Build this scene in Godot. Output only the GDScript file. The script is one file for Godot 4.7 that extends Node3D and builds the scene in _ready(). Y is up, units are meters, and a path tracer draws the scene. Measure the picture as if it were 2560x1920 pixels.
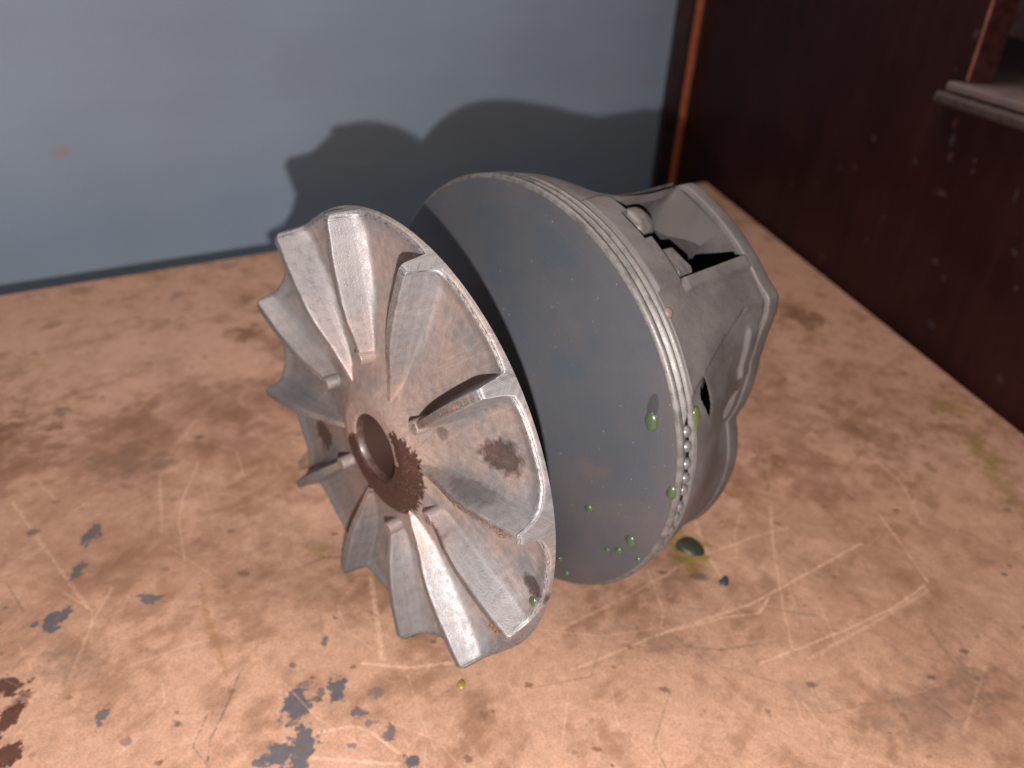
extends Node3D
# A worn drive clutch lying on a stained tabletop, lit by a small torch held just under the camera and by a dim ceiling lamp.

const R0H := 0.0997            # height of the clutch axis over the tabletop
const SHEAVE_GAP := 0.0657     # from the rim of the fan sheave to the rim of the movable sheave
const REAR_R := 0.1018
const FIN_ZERO := 130.87       # angle of the first fin, degrees

var noise_fine := FastNoiseLite.new()
var noise_mid := FastNoiseLite.new()
var rng := RandomNumberGenerator.new()

# ---------- colours of dirt, paint and wear (linear) ----------
var pale := Color(0.47, 0.31, 0.225)
var brown := Color(0.115, 0.050, 0.026)
var ochre := Color(0.17, 0.085, 0.03)
var paint := Color(0.050, 0.050, 0.060)
var grime := Color(0.07, 0.048, 0.036)
var red := Color(0.042, 0.012, 0.007)
var clean := Color(0.33, 0.205, 0.145)
var moss := Color(0.13, 0.085, 0.018)

# ---------- the picture of the tabletop, in metres ----------
const TX := -0.44
const TZ := -1.13
const TW := 0.82
const TH := 0.95
const PW := 1856
const PH := 2048
var top_px := PackedFloat32Array()


func _ready() -> void:
	rng.seed = 4711
	noise_fine.seed = 5
	noise_fine.frequency = 1.0
	noise_fine.fractal_octaves = 4
	noise_mid.seed = 9
	noise_mid.frequency = 1.0
	noise_mid.fractal_octaves = 3
	set_camera()
	set_light()
	build_wall()
	build_bench()
	build_cabinet()
	build_clutch()
	build_drops()


func set_camera() -> void:
	var cam := Camera3D.new()
	cam.name = "camera"
	add_child(cam)
	cam.transform = Transform3D(Basis(Vector3(0.99767936, 0.0590702, -0.03386157), Vector3(-0.0680874, 0.86555099, -0.49617093), Vector3(0.0, 0.49732504, 0.86756429)).orthonormalized(), Vector3(0.0, 0.29585828, 0.0))
	cam.fov = 51.096
	cam.near = 0.01
	cam.far = 30.0
	var lens := CameraAttributesPhysical.new()
	lens.frustum_focal_length = 25.107
	lens.exposure_aperture = 8.4
	lens.frustum_focus_distance = 0.272
	cam.attributes = lens
	cam.current = true


func set_light() -> void:
	var around := WorldEnvironment.new()
	around.name = "environment"
	var env := Environment.new()
	env.background_mode = Environment.BG_COLOR
	env.background_color = Color(0.022, 0.025, 0.032).linear_to_srgb()
	env.tonemap_mode = Environment.TONE_MAPPER_LINEAR
	env.tonemap_exposure = 1.0
	env.sdfgi_enabled = true
	env.ssao_enabled = true
	env.ssil_enabled = true
	around.environment = env
	add_child(around)
	# the torch, just below the lens
	var torch := AreaLight3D.new()
	torch.name = "torch"
	torch.area_size = Vector2(0.005, 0.005)
	torch.light_energy = 0.53
	torch.light_color = Color(1.0, 0.955, 0.93)
	torch.area_range = 6.0
	torch.shadow_enabled = true
	add_child(torch)
	torch.look_at_from_position(Vector3(0.0115, 0.2627, 0.0762), Vector3(0.0, 0.04, -0.34))
	# the room's ceiling lamp, dim
	var lamp := AreaLight3D.new()
	lamp.name = "ceiling_lamp"
	lamp.area_size = Vector2(1.6, 1.2)
	lamp.light_energy = 4.8
	lamp.light_color = Color(1.0, 0.93, 0.88)
	lamp.shadow_enabled = true
	add_child(lamp)
	lamp.look_at_from_position(Vector3(-0.1, 1.9, -0.72), Vector3(-0.1, 0.0, -0.68), Vector3(0, 0, -1))


# ---------- helpers ----------
func put(called: String, mesh: Mesh, mat: Material, parent: Node) -> MeshInstance3D:
	var o := MeshInstance3D.new()
	o.name = called
	o.mesh = mesh
	o.material_override = mat
	parent.add_child(o, true)
	return o


func tag(o: Node, label: String, category: String, group := "") -> void:
	o.set_meta("label", label)
	o.set_meta("category", category)
	if group != "":
		o.set_meta("group", group)


func new_tool() -> SurfaceTool:
	var st := SurfaceTool.new()
	st.begin(Mesh.PRIMITIVE_TRIANGLES)
	return st


# a quad whose corners run counter-clockwise seen from outside, with its own flat normal
func quad(st: SurfaceTool, a: Vector3, b: Vector3, c: Vector3, d: Vector3) -> void:
	var n := (b - a).cross(c - a)
	if n.length_squared() < 1e-16:
		n = (c - a).cross(d - a)
	n = n.normalized()
	for v in [a, c, b, a, d, c]:
		st.set_normal(n)
		st.add_vertex(v)


# a quad with a normal at each corner
func quad_n(st: SurfaceTool, p: Array, n: Array) -> void:
	for k in [0, 2, 1, 0, 3, 2]:
		var q: Vector3 = p[k]
		st.set_normal(n[k])
		st.set_uv(Vector2(q.x / 0.212 + 0.5, 0.5 - q.y / 0.212))
		st.add_vertex(q)


# chamfered box: centre, half sizes, basis, chamfer
func bevel_box(st: SurfaceTool, at: Vector3, h: Vector3, bas: Basis, c: float) -> void:
	for ax in 3:
		for sg in [-1.0, 1.0]:
			var u := (ax + 1) % 3
			var v := (ax + 2) % 3
			var q: Array[Vector3] = []
			for k in [[-1, -1], [1, -1], [1, 1], [-1, 1]]:
				var x := Vector3.ZERO
				x[ax] = sg * h[ax]
				x[u] = k[0] * (h[u] - c)
				x[v] = k[1] * (h[v] - c)
				q.append(at + bas * x)
			if sg > 0:
				quad(st, q[0], q[1], q[2], q[3])
			else:
				quad(st, q[3], q[2], q[1], q[0])
	for ax in 3:                                    # edges along ax
		var u := (ax + 1) % 3
		var v := (ax + 2) % 3
		for su in [-1.0, 1.0]:
			for sv in [-1.0, 1.0]:
				var q: Array[Vector3] = []
				for k in [[-1, 0], [1, 0], [1, 1], [-1, 1]]:
					var x := Vector3.ZERO
					x[ax] = k[0] * (h[ax] - c)
					x[u] = su * (h[u] - (c if k[1] == 1 else 0.0))
					x[v] = sv * (h[v] - (c if k[1] == 0 else 0.0))
					q.append(at + bas * x)
				if su * sv > 0:
					quad(st, q[0], q[1], q[2], q[3])
				else:
					quad(st, q[3], q[2], q[1], q[0])
	for sx in [-1.0, 1.0]:                          # corners
		for sy in [-1.0, 1.0]:
			for sz in [-1.0, 1.0]:
				var q: Array[Vector3] = []
				for k in 3:
					var x := Vector3(sx * (h.x - c), sy * (h.y - c), sz * (h.z - c))
					x[k] += c * [sx, sy, sz][k]
					q.append(at + bas * x)
				var n := bas * Vector3(sx, sy, sz).normalized()
				var order := [0, 2, 1] if sx * sy * sz > 0 else [0, 1, 2]
				for k in order:
					st.set_normal(n)
					st.add_vertex(q[k])


func box_mesh(h: Vector3, c: float) -> ArrayMesh:
	var st := new_tool()
	bevel_box(st, Vector3.ZERO, h, Basis.IDENTITY, c)
	return st.commit()


# a turned shape about the z axis; profile of (radius, z) with the outside on the left hand when walked
func lathe(profile: PackedVector2Array, segments: int, sharp := 35.0, ribbed := false) -> ArrayMesh:
	var st := new_tool()
	var m := profile.size()
	var nrm := PackedVector2Array()
	for i in m - 1:
		var t := (profile[i + 1] - profile[i]).normalized()
		nrm.append(Vector2(-t.y, t.x))
	for i in m - 1:
		var n0 := nrm[i]
		var n1 := nrm[i]
		if i > 0 and rad_to_deg(absf(nrm[i].angle_to(nrm[i - 1]))) < sharp:
			n0 = (nrm[i] + nrm[i - 1]).normalized()
		if i < m - 2 and rad_to_deg(absf(nrm[i].angle_to(nrm[i + 1]))) < sharp:
			n1 = (nrm[i] + nrm[i + 1]).normalized()
		for j in segments:
			var a0 := TAU * j / segments
			var a1 := TAU * (j + 1) / segments
			var p0 := profile[i]
			var p1 := profile[i + 1]
			var p: Array[Vector3] = []
			var n: Array[Vector3] = []
			for k in [[p0, n0, a0], [p0, n0, a1], [p1, n1, a1], [p1, n1, a0]]:
				var q: Vector2 = k[0]
				if ribbed:
					q = rib_shape(q, k[2])
				p.append(Vector3(q.x * cos(k[2]), q.x * sin(k[2]), q.y))
				n.append(Vector3(k[1].x * cos(k[2]), k[1].x * sin(k[2]), k[1].y))
			var g := (p[1] - p[0]).cross(p[2] - p[0]) + (p[2] - p[0]).cross(p[3] - p[0])
			if g.dot(n[0] + n[2]) < 0.0:
				quad_n(st, [p[0], p[3], p[2], p[1]], [n[0], n[3], n[2], n[1]])
			else:
				quad_n(st, p, n)
	return st.commit()


func byte_noise(w: int, h: int, freq: float, octaves: int, seed_: int, kind := FastNoiseLite.TYPE_SIMPLEX_SMOOTH, seamless := false) -> PackedByteArray:
	var f := FastNoiseLite.new()
	f.seed = seed_
	f.frequency = freq
	f.noise_type = kind
	f.fractal_octaves = octaves
	if octaves < 2:
		f.fractal_type = FastNoiseLite.FRACTAL_NONE
	var im := f.get_seamless_image(w, h) if seamless else f.get_image(w, h)
	im.convert(Image.FORMAT_L8)
	return im.get_data()


func srgb_table() -> PackedByteArray:
	var t := PackedByteArray()
	t.resize(4096)
	for i in 4096:
		var c := Color(i / 4095.0, 0, 0).linear_to_srgb()
		t[i] = int(clampf(c.r * 255.0 + 0.5, 0, 255))
	return t


func tex(data: PackedByteArray, w: int, h: int, format := Image.FORMAT_RGB8) -> ImageTexture:
	var im := Image.create_from_data(w, h, false, format, data)
	im.generate_mipmaps()
	return ImageTexture.create_from_image(im)


# a material of mottled colour laid on from three sides: colours a -> b by a coarse and a fine pattern, with specks
func mottled(called: String, a: Color, b: Color, size: float, rough: float, metal: float, seed_: int, fine := 0.4, specks := 0.0, speck := Color.WHITE, bump := 0.0, contrast := 1.7) -> StandardMaterial3D:
	var n := 384
	var big := byte_noise(n, n, 0.012, 4, seed_, FastNoiseLite.TYPE_SIMPLEX_SMOOTH, true)
	var small := byte_noise(n, n, 0.16, 3, seed_ + 1, FastNoiseLite.TYPE_SIMPLEX_SMOOTH, true)
	var lut := srgb_table()
	var out := PackedByteArray()
	out.resize(n * n * 3)
	var rg := PackedByteArray()
	rg.resize(n * n)
	var r2 := RandomNumberGenerator.new()
	r2.seed = seed_
	for i in n * n:
		var g := clampf((big[i] / 255.0 - 0.5) * contrast + 0.5 + (small[i] / 255.0 - 0.5) * fine * 2.0, 0.0, 1.0)
		var c := a.lerp(b, g)
		if specks > 0.0 and r2.randf() < specks:
			c = c.lerp(speck, r2.randf())
		out[i * 3] = lut[int(clampf(c.r, 0, 1) * 4095.0)]
		out[i * 3 + 1] = lut[int(clampf(c.g, 0, 1) * 4095.0)]
		out[i * 3 + 2] = lut[int(clampf(c.b, 0, 1) * 4095.0)]
		rg[i] = int(clampf(rough + (g - 0.5) * 0.25 + (small[i] / 255.0 - 0.5) * 0.2, 0.05, 1.0) * 255.0)
	var m := StandardMaterial3D.new()
	m.resource_name = called
	m.albedo_texture = tex(out, n, n)
	m.roughness = 1.0
	m.roughness_texture = tex(rg, n, n, Image.FORMAT_L8)
	m.roughness_texture_channel = BaseMaterial3D.TEXTURE_CHANNEL_RED
	m.metallic = metal
	m.uv1_triplanar = true
	m.uv1_scale = Vector3.ONE / size
	if bump > 0.0:
		m.heightmap_enabled = true
		m.heightmap_texture = tex(small, n, n, Image.FORMAT_L8)
		m.heightmap_scale = bump
	return m


func plain(called: String, c: Color, rough: float, metal := 0.0) -> StandardMaterial3D:
	var m := StandardMaterial3D.new()
	m.resource_name = called
	m.albedo_color = c.linear_to_srgb()
	m.roughness = rough
	m.metallic = metal
	return m


# ---------- the wall behind ----------
const WALL_AT := Vector3(-0.5234675, 0.0, -0.727969)
const WALL_ALONG := Vector3(0.80206, 0.0, -0.59725)
const WALL_AWAY := Vector3(-0.59725, 0.0, -0.80206)


func wall_point(a: float, y: float, out: float) -> Vector3:
	return WALL_AT + WALL_ALONG * a + Vector3(0, y, 0) - WALL_AWAY * out


func build_wall() -> void:
	var w := 768
	var h := 384
	var big := byte_noise(w, h, 0.006, 3, 31)
	var drag := byte_noise(w, h, 0.03, 3, 32)
	var fine := byte_noise(w, h, 0.3, 2, 33)
	var lut := srgb_table()
	var out := PackedByteArray()
	out.resize(w * h * 3)
	for y in h:
		for x in w:
			var i := y * w + x
			var s := drag[y * w + (x / 6)] / 255.0                       # roller marks that run sideways
			var g := 1.0 + (big[i] / 255.0 - 0.5) * 0.16 + (s - 0.5) * 0.07 + (fine[i] / 255.0 - 0.5) * 0.05
			var warm := (big[(i + 40000) % (w * h)] / 255.0 - 0.5) * 0.10
			var c := Color(0.245 * g * (1.0 + warm * 0.6), 0.315 * g, 0.415 * g * (1.0 - warm * 0.7))
			var ax := -0.3 + 1.4 * x / float(w)
			var ay := 0.5 - 0.7 * y / float(h)
			var wob := noise_mid.get_noise_2d(ax * 60.0, ay * 60.0) * 0.5
			var d1 := Vector2((ax - 0.084) / 0.011, (ay - 0.075) / 0.006).length() + wob
			c = c.lerp(Color(0.30, 0.26, 0.25), clampf(1.2 - d1, 0, 1) * 0.9)
			var d2 := Vector2((ax - 0.872) / 0.03, (ay - 0.105) / 0.0028).length() + wob * 0.6
			c = c.lerp(Color(0.30, 0.26, 0.25), clampf(1.2 - d2, 0, 1) * 0.75)
			var d3 := Vector2((ax - 0.33) / 0.05, (ay - 0.145) / 0.03).length() + wob
			c = c.lerp(Color(0.232, 0.283, 0.36), clampf(1.2 - d3, 0, 1) * 0.6)
			var d4 := Vector2((ax - 0.40) / 0.03, (ay - 0.035) / 0.0035).length() + wob
			c = c.lerp(Color(0.29, 0.36, 0.46), clampf(1.2 - d4, 0, 1) * 0.6)
			out[i * 3] = lut[int(clampf(c.r, 0, 1) * 4095.0)]
			out[i * 3 + 1] = lut[int(clampf(c.g, 0, 1) * 4095.0)]
			out[i * 3 + 2] = lut[int(clampf(c.b, 0, 1) * 4095.0)]
	var m := StandardMaterial3D.new()
	m.resource_name = "painted board"
	m.albedo_texture = tex(out, w, h)
	m.roughness = 0.55
	m.texture_repeat = false
	var st := new_tool()
	var q := [wall_point(-1.6, -0.8, 0), wall_point(1.6, -0.8, 0), wall_point(1.6, 1.4, 0), wall_point(-1.6, 1.4, 0)]
	for k in [0, 2, 1, 0, 3, 2]:
		var a: float = [-1.6, 1.6, 1.6, -1.6][k]
		var y: float = [-0.8, -0.8, 1.4, 1.4][k]
		st.set_normal(-WALL_AWAY)
		st.set_uv(Vector2((a + 0.3) / 1.4, (0.5 - y) / 0.7))
		st.add_vertex(q[k])
	var b := []
	for p in q:
		b.append(p + WALL_AWAY * 0.02)
	quad(st, b[1], b[0], b[3], b[2])
	quad(st, q[3], q[2], b[2], b[3])
	quad(st, q[0], b[0], b[1], q[1])
	quad(st, q[1], b[1], b[2], q[2])
	quad(st, q[0], q[3], b[3], b[0])
	var o := put("wall", st.commit(), m, self)
	o.set_meta("kind", "structure")
	# the dark strip that closes the corner beside the cabinet
	var s2 := new_tool()
	var bas := Basis(WALL_ALONG, Vector3.UP, -WALL_AWAY)
	bevel_box(s2, wall_point(0.923, 0.3, 0.004), Vector3(0.026, 1.0, 0.004), bas, 0.001)
	var t := put("corner_strip", s2.commit(), plain("dark strip", Color(0.085, 0.10, 0.125), 0.5), self)
	tag(t, "dark blue-grey strip up the wall in the corner beside the cabinet", "trim")


# ---------- the bench ----------
func px_x(x: float) -> float:
	return (x - TX) / TW * PW


func px_y(z: float) -> float:
	return (z - TZ) / TH * PH


func mix_px(i: int, c: Color, k: float) -> void:
	top_px[i] += (c.r - top_px[i]) * k
	top_px[i + 1] += (c.g - top_px[i + 1]) * k
	top_px[i + 2] += (c.b - top_px[i + 2]) * k


# a scratch or streak along a line of points (x, z in turn), its width in metres
func scratch(line: PackedFloat32Array, width: float, c: Color, strength: float) -> void:
	for s in line.size() / 2 - 1:
		var a := Vector2(line[s * 2], line[s * 2 + 1])
		var b := Vector2(line[s * 2 + 2], line[s * 2 + 3])
		var e := b - a
		var reach := width * 1.2 + 0.0015
		var x0 := int(clampf(px_x(minf(a.x, b.x) - reach), 0, PW))
		var x1 := int(clampf(px_x(maxf(a.x, b.x) + reach), 0, PW))
		var y0 := int(clampf(px_y(minf(a.y, b.y) - reach), 0, PH))
		var y1 := int(clampf(px_y(maxf(a.y, b.y) + reach), 0, PH))
		for y in range(y0, y1):
			var z := TZ + TH * (y + 0.5) / PH
			for x in range(x0, x1):
				var p := Vector2(TX + TW * (x + 0.5) / PW, z)
				var t := clampf((p - a).dot(e) / e.length_squared(), 0.0, 1.0)
				if (t == 0.0 and s > 0) or (t == 1.0 and s < line.size() / 2 - 2):
					continue
				var wob := noise_mid.get_noise_2d(p.x * 160.0, p.y * 160.0)
				var d := (p - a - e * t).length() + wob * width * 0.45
				var k := clampf((width * 0.62 - d) / (width * 0.42), 0.0, 1.0)
				if k <= 0.0:
					continue
				k *= minf(1.0, strength) * clampf(0.8 + noise_fine.get_noise_2d(p.x * 420.0, p.y * 420.0) * 1.1, 0.0, 1.0)
				mix_px((y * PW + x) * 3, c, k)


func spot(at: Vector2, rx: float, ry: float, c: Color, strength: float, soft: float, rag: float, scale_: float) -> void:
	var reach := 1.0 + soft + rag
	var x0 := int(clampf(px_x(at.x - rx * reach), 0, PW))
	var x1 := int(clampf(px_x(at.x + rx * reach), 0, PW))
	var y0 := int(clampf(px_y(at.y - ry * reach), 0, PH))
	var y1 := int(clampf(px_y(at.y + ry * reach), 0, PH))
	for y in range(y0, y1):
		var z := TZ + TH * (y + 0.5) / PH
		for x in range(x0, x1):
			var px := TX + TW * (x + 0.5) / PW
			var d := Vector2((px - at.x) / rx, (z - at.y) / ry).length()
			d += noise_mid.get_noise_2d(px * scale_, z * scale_) * rag + noise_fine.get_noise_2d(px * scale_ * 3.0, z * scale_ * 3.0) * rag * 0.5
			var k := clampf((1.0 + soft * 0.5 - d) / soft, 0.0, 1.0)
			if k > 0.0:
				mix_px((y * PW + x) * 3, c, k * k * (3.0 - 2.0 * k) * strength)


# a soft stain
func blot(at: Vector2, rx: float, ry: float, c: Color, strength: float) -> void:
	spot(at, rx, ry, c, minf(1.0, strength * 1.1), 1.2, 1.15, 0.8 / maxf(0.004, minf(rx, ry)))


# a patch of old paint with a broken edge
func patch(at: Vector2, rx: float, ry: float, c: Color, strength: float) -> void:
	spot(at, rx * 0.8, ry * 0.8, c, strength * 0.95, 0.36, 0.75, 0.7 / maxf(0.003, minf(rx, ry)))


func paint_top() -> ImageTexture:
	top_px.resize(PW * PH * 3)
	var big := byte_noise(PW, PH, 0.0022, 4, 101)
	var mid := byte_noise(PW, PH, 0.011, 5, 102)
	var cloud := byte_noise(PW, PH, 0.03, 4, 103)
	var fine := byte_noise(PW, PH, 0.22, 3, 104)
	var grain := byte_noise(PW, PH, 0.07, 2, 105)
	for i in PW * PH:
		var g := fine[i] * 0.0039216
		var m := mid[i] * 0.0039216
		var b := big[i] * 0.0039216
		var q := cloud[i] * 0.0039216
		var wx := TX + TW * (i % PW) / PW
		var wz := TZ + TH * (i / PW) / PH
		var sm := noise_mid.get_noise_2d((wx * 0.82 + wz * 0.57) * 120.0, (wz * 0.82 - wx * 0.57) * 26.0 + m * 1.5)      # rubbed along the board
		var dirt := clampf((m - 0.5) * 2.2 + (q - 0.5) * 1.5 + (b - 0.5) * 1.2 + sm * 0.55, 0.0, 1.0) * 0.56
		var worn := clampf((0.46 - m) * 2.0 + (0.5 - q) * 1.2 - sm * 0.4, 0.0, 1.0) * 0.42
		var tone := 1.0 + (g - 0.5) * 0.46 + (grain[i] * 0.0039216 - 0.5) * 0.16
		if g > 0.69 and q > 0.46:
			tone *= 0.70
		var r := 0.285
		var gg := 0.169
		var bb := 0.115
		r += (0.135 - r) * dirt + (0.33 - r) * worn
		gg += (0.064 - gg) * dirt + (0.205 - gg) * worn
		bb += (0.035 - bb) * dirt + (0.146 - bb) * worn
		top_px[i * 3] = r * tone
		top_px[i * 3 + 1] = gg * tone
		top_px[i * 3 + 2] = bb * tone
	mark_top()
	# faint scratches and dark specks all over
	for i in 700:
		var p := Vector2(rng.randf_range(-0.40, 0.36), rng.randf_range(-0.95, -0.19))
		var a := rng.randf_range(-0.9, 0.9) + (PI * 0.5 if rng.randf() < 0.3 else 0.0)
		var l := rng.randf_range(0.008, 0.055)
		var e := Vector2(cos(a), sin(a)) * l
		var bend := Vector2(-e.y, e.x) * rng.randf_range(-0.3, 0.3)
		var line := PackedFloat32Array([p.x, p.y, p.x + e.x * 0.5 + bend.x, p.y + e.y * 0.5 + bend.y, p.x + e.x, p.y + e.y])
		if rng.randf() < 0.74:
			scratch(line, rng.randf_range(0.0005, 0.0012), pale, rng.randf_range(0.1, 0.38))
		else:
			scratch(line, rng.randf_range(0.0006, 0.0011), grime, rng.randf_range(0.2, 0.6))
	for i in 560:
		var p := Vector2(rng.randf_range(-0.42, 0.36), rng.randf_range(-1.0, -0.19))
		var r := rng.randf_range(0.0005, 0.0016)
		if rng.randf() < 0.12:
			r *= 2.0
		spot(p, r * rng.randf_range(0.8, 1.8), r, grime if rng.randf() < 0.6 else brown, rng.randf_range(0.3, 0.9), 0.7, 0.6, 600.0)
	var lut := srgb_table()
	var out := PackedByteArray()
	out.resize(PW * PH * 3)
	for i in PW * PH * 3:
		out[i] = lut[int(clampf(top_px[i], 0.0, 1.0) * 4095.0)]
	return tex(out, PW, PH)


func mark_top() -> void:
	blot(Vector2(-0.262, -0.522), 0.1090, 0.0415, clean, 0.50)
	blot(Vector2(-0.097, -0.705), 0.0869, 0.0451, clean, 0.40)
	blot(Vector2(-0.213, -0.330), 0.0768, 0.0404, brown, 0.26)
	blot(Vector2(-0.180, -0.415), 0.0566, 0.0475, brown, 0.28)
	blot(Vector2(-0.214, -0.267), 0.0335, 0.0348, brown, 0.26)
	blot(Vector2(-0.154, -0.301), 0.0548, 0.0207, brown, 0.20)
	blot(Vector2(0.174, -0.379), 0.0940, 0.0411, brown, 0.30)
	blot(Vector2(0.208, -0.305), 0.0570, 0.0460, brown, 0.28)
	blot(Vector2(0.174, -0.475), 0.0402, 0.0561, brown, 0.30)
	blot(Vector2(0.272, -0.532), 0.0595, 0.0534, brown, 0.22)
	blot(Vector2(0.206, -0.247), 0.0347, 0.0249, brown, 0.22)
	scratch([0.040, -0.258, 0.079, -0.281, 0.113, -0.295, 0.133, -0.300, 0.141, -0.312], 0.0016, pale, 0.50)
	scratch([0.079, -0.281, 0.130, -0.306, 0.172, -0.336, 0.206, -0.361], 0.0015, pale, 0.55)
	scratch([0.022, -0.279, 0.052, -0.278, 0.082, -0.286], 0.0011, pale, 0.40)
	scratch([0.079, -0.327, 0.082, -0.310, 0.084, -0.296, 0.081, -0.286], 0.0012, pale, 0.45)
	scratch([0.032, -0.281, 0.050, -0.294, 0.072, -0.310, 0.100, -0.333, 0.142, -0.359, 0.166, -0.370], 0.0018, pale, 0.35)
	scratch([0.125, -0.267, 0.154, -0.282, 0.177, -0.294, 0.206, -0.311, 0.229, -0.329], 0.0015, pale, 0.50)
	scratch([0.150, -0.272, 0.188, -0.297, 0.229, -0.325], 0.0022, pale, 0.30)
	scratch([0.226, -0.390, 0.230, -0.354, 0.232, -0.332], 0.0011, pale, 0.70)
	scratch([0.161, -0.391, 0.154, -0.357, 0.147, -0.309, 0.144, -0.278], 0.0016, pale, 0.35)
	scratch([-0.066, -0.307, -0.057, -0.278, -0.051, -0.255], 0.0029, pale, 0.60)
	scratch([-0.059, -0.252, -0.039, -0.251, -0.017, -0.256], 0.0021, pale, 0.65)
	scratch([-0.273, -0.346, -0.226, -0.302, -0.196, -0.274], 0.0021, pale, 0.35)
	scratch([-0.190, -0.287, -0.189, -0.266, -0.183, -0.232], 0.0019, pale, 0.30)
	scratch([-0.187, -0.394, -0.183, -0.358, -0.177, -0.338, -0.163, -0.310], 0.0015, pale, 0.40)
	scratch([-0.204, -0.378, -0.183, -0.330], 0.0020, pale, 0.30)
	scratch([-0.070, -0.215, -0.057, -0.219, -0.049, -0.217, -0.036, -0.208], 0.0017, pale, 0.60)
	scratch([-0.082, -0.203, -0.061, -0.203, -0.035, -0.203], 0.0015, pale, 0.55)
	scratch([-0.022, -0.354, -0.011, -0.336], 0.0010, pale, 0.30)
	scratch([-0.159, -0.243, -0.141, -0.255, -0.132, -0.259], 0.0012, pale, 0.35)
	scratch([-0.038, -0.247, -0.028, -0.223, -0.021, -0.210], 0.0010, pale, 0.25)
	scratch([0.112, -0.373, 0.113, -0.349, 0.119, -0.323], 0.0021, pale, 0.40)
	scratch([0.131, -0.401, 0.152, -0.381, 0.164, -0.366], 0.0023, pale, 0.25)
	scratch([0.247, -0.444, 0.253, -0.420, 0.249, -0.383], 0.0028, pale, 0.30)
	scratch([0.236, -0.275, 0.207, -0.235], 0.0016, pale, 0.25)
	scratch([-0.237, -0.446, -0.219, -0.473, -0.191, -0.483], 0.0031, pale, 0.25)
	scratch([-0.208, -0.391, -0.206, -0.444, -0.201, -0.475], 0.0026, pale, 0.30)
	scratch([0.036, -0.219, 0.069, -0.236, 0.101, -0.233], 0.0010, pale, 0.20)
	scratch([0.054, -0.249, 0.055, -0.230, 0.067, -0.213], 0.0010, pale, 0.25)
	scratch([-0.148, -0.294, -0.139, -0.275, -0.126, -0.255, -0.117, -0.240], 0.0032, ochre, 0.60)
	scratch([-0.112, -0.242, -0.112, -0.219, -0.113, -0.208, -0.110, -0.196], 0.0008, grime, 0.80)
	scratch([-0.101, -0.312, -0.093, -0.319, -0.084, -0.320, -0.079, -0.327], 0.0012, grime, 0.70)
	scratch([0.092, -0.275, 0.109, -0.274, 0.128, -0.280], 0.0016, grime, 0.50)
	scratch([0.082, -0.288, 0.092, -0.275], 0.0011, grime, 0.35)
	scratch([0.155, -0.338, 0.155, -0.310, 0.152, -0.291], 0.0012, grime, 0.30)
	scratch([0.138, -0.304, 0.162, -0.301], 0.0019, grime, 0.40)
	scratch([0.107, -0.264, 0.135, -0.256, 0.138, -0.251], 0.0013, grime, 0.35)
	scratch([0.169, -0.248, 0.190, -0.253, 0.213, -0.262], 0.0015, grime, 0.35)
	scratch([0.218, -0.300, 0.221, -0.277, 0.228, -0.266, 0.241, -0.275], 0.0024, grime, 0.45)
	scratch([0.197, -0.256, 0.208, -0.242, 0.228, -0.253], 0.0022, grime, 0.35)
	scratch([0.130, -0.243, 0.150, -0.242, 0.171, -0.249], 0.0011, grime, 0.35)
	scratch([0.174, -0.475, 0.163, -0.405, 0.174, -0.436], 0.0025, grime, 0.30)
	scratch([0.220, -0.499, 0.238, -0.483, 0.257, -0.473], 0.0055, brown, 0.45)
	scratch([-0.266, -0.437, -0.244, -0.463, -0.210, -0.474], 0.0030, brown, 0.30)
	scratch([-0.228, -0.384, -0.213, -0.455, -0.188, -0.497], 0.0053, brown, 0.40)
	scratch([-0.290, -0.391, -0.268, -0.404, -0.238, -0.395], 0.0043, brown, 0.35)
	scratch([-0.085, -0.278, -0.078, -0.259], 0.0017, grime, 0.30)
	scratch([-0.121, -0.235, -0.116, -0.256, -0.093, -0.266], 0.0010, ochre, 0.30)
	scratch([-0.040, -0.222, -0.028, -0.250], 0.0008, ochre, 0.30)
	patch(Vector2(-0.083, -0.228), 0.0065, 0.0110, paint, 1.00)
	patch(Vector2(-0.068, -0.237), 0.0048, 0.0084, paint, 1.00)
	patch(Vector2(-0.056, -0.226), 0.0039, 0.0030, paint, 0.90)
	patch(Vector2(-0.075, -0.208), 0.0067, 0.0118, paint, 1.00)
	patch(Vector2(-0.084, -0.203), 0.0070, 0.0080, paint, 1.00)
	patch(Vector2(-0.218, -0.325), 0.0047, 0.0108, paint, 1.00)
	patch(Vector2(-0.212, -0.298), 0.0034, 0.0079, paint, 1.00)
	patch(Vector2(-0.206, -0.265), 0.0058, 0.0084, paint, 1.00)
	patch(Vector2(-0.214, -0.261), 0.0019, 0.0025, paint, 0.90)
	patch(Vector2(-0.169, -0.282), 0.0079, 0.0042, paint, 0.90)
	patch(Vector2(-0.161, -0.216), 0.0032, 0.0058, paint, 0.90)
	patch(Vector2(-0.079, -0.263), 0.0019, 0.0031, paint, 0.80)
	patch(Vector2(-0.090, -0.248), 0.0018, 0.0021, paint, 0.80)
	patch(Vector2(-0.041, -0.217), 0.0031, 0.0049, paint, 0.85)
	patch(Vector2(-0.050, -0.237), 0.0044, 0.0034, paint, 0.60)
	patch(Vector2(-0.030, -0.205), 0.0045, 0.0033, paint, 1.00)
	patch(Vector2(-0.090, -0.199), 0.0040, 0.0025, paint, 0.90)
	patch(Vector2(-0.074, -0.234), 0.0020, 0.0039, paint, 0.80)
	patch(Vector2(-0.055, -0.210), 0.0023, 0.0022, paint, 0.70)
	patch(Vector2(-0.050, -0.221), 0.0027, 0.0023, paint, 0.70)
	patch(Vector2(-0.146, -0.205), 0.0025, 0.0023, paint, 0.60)
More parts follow.
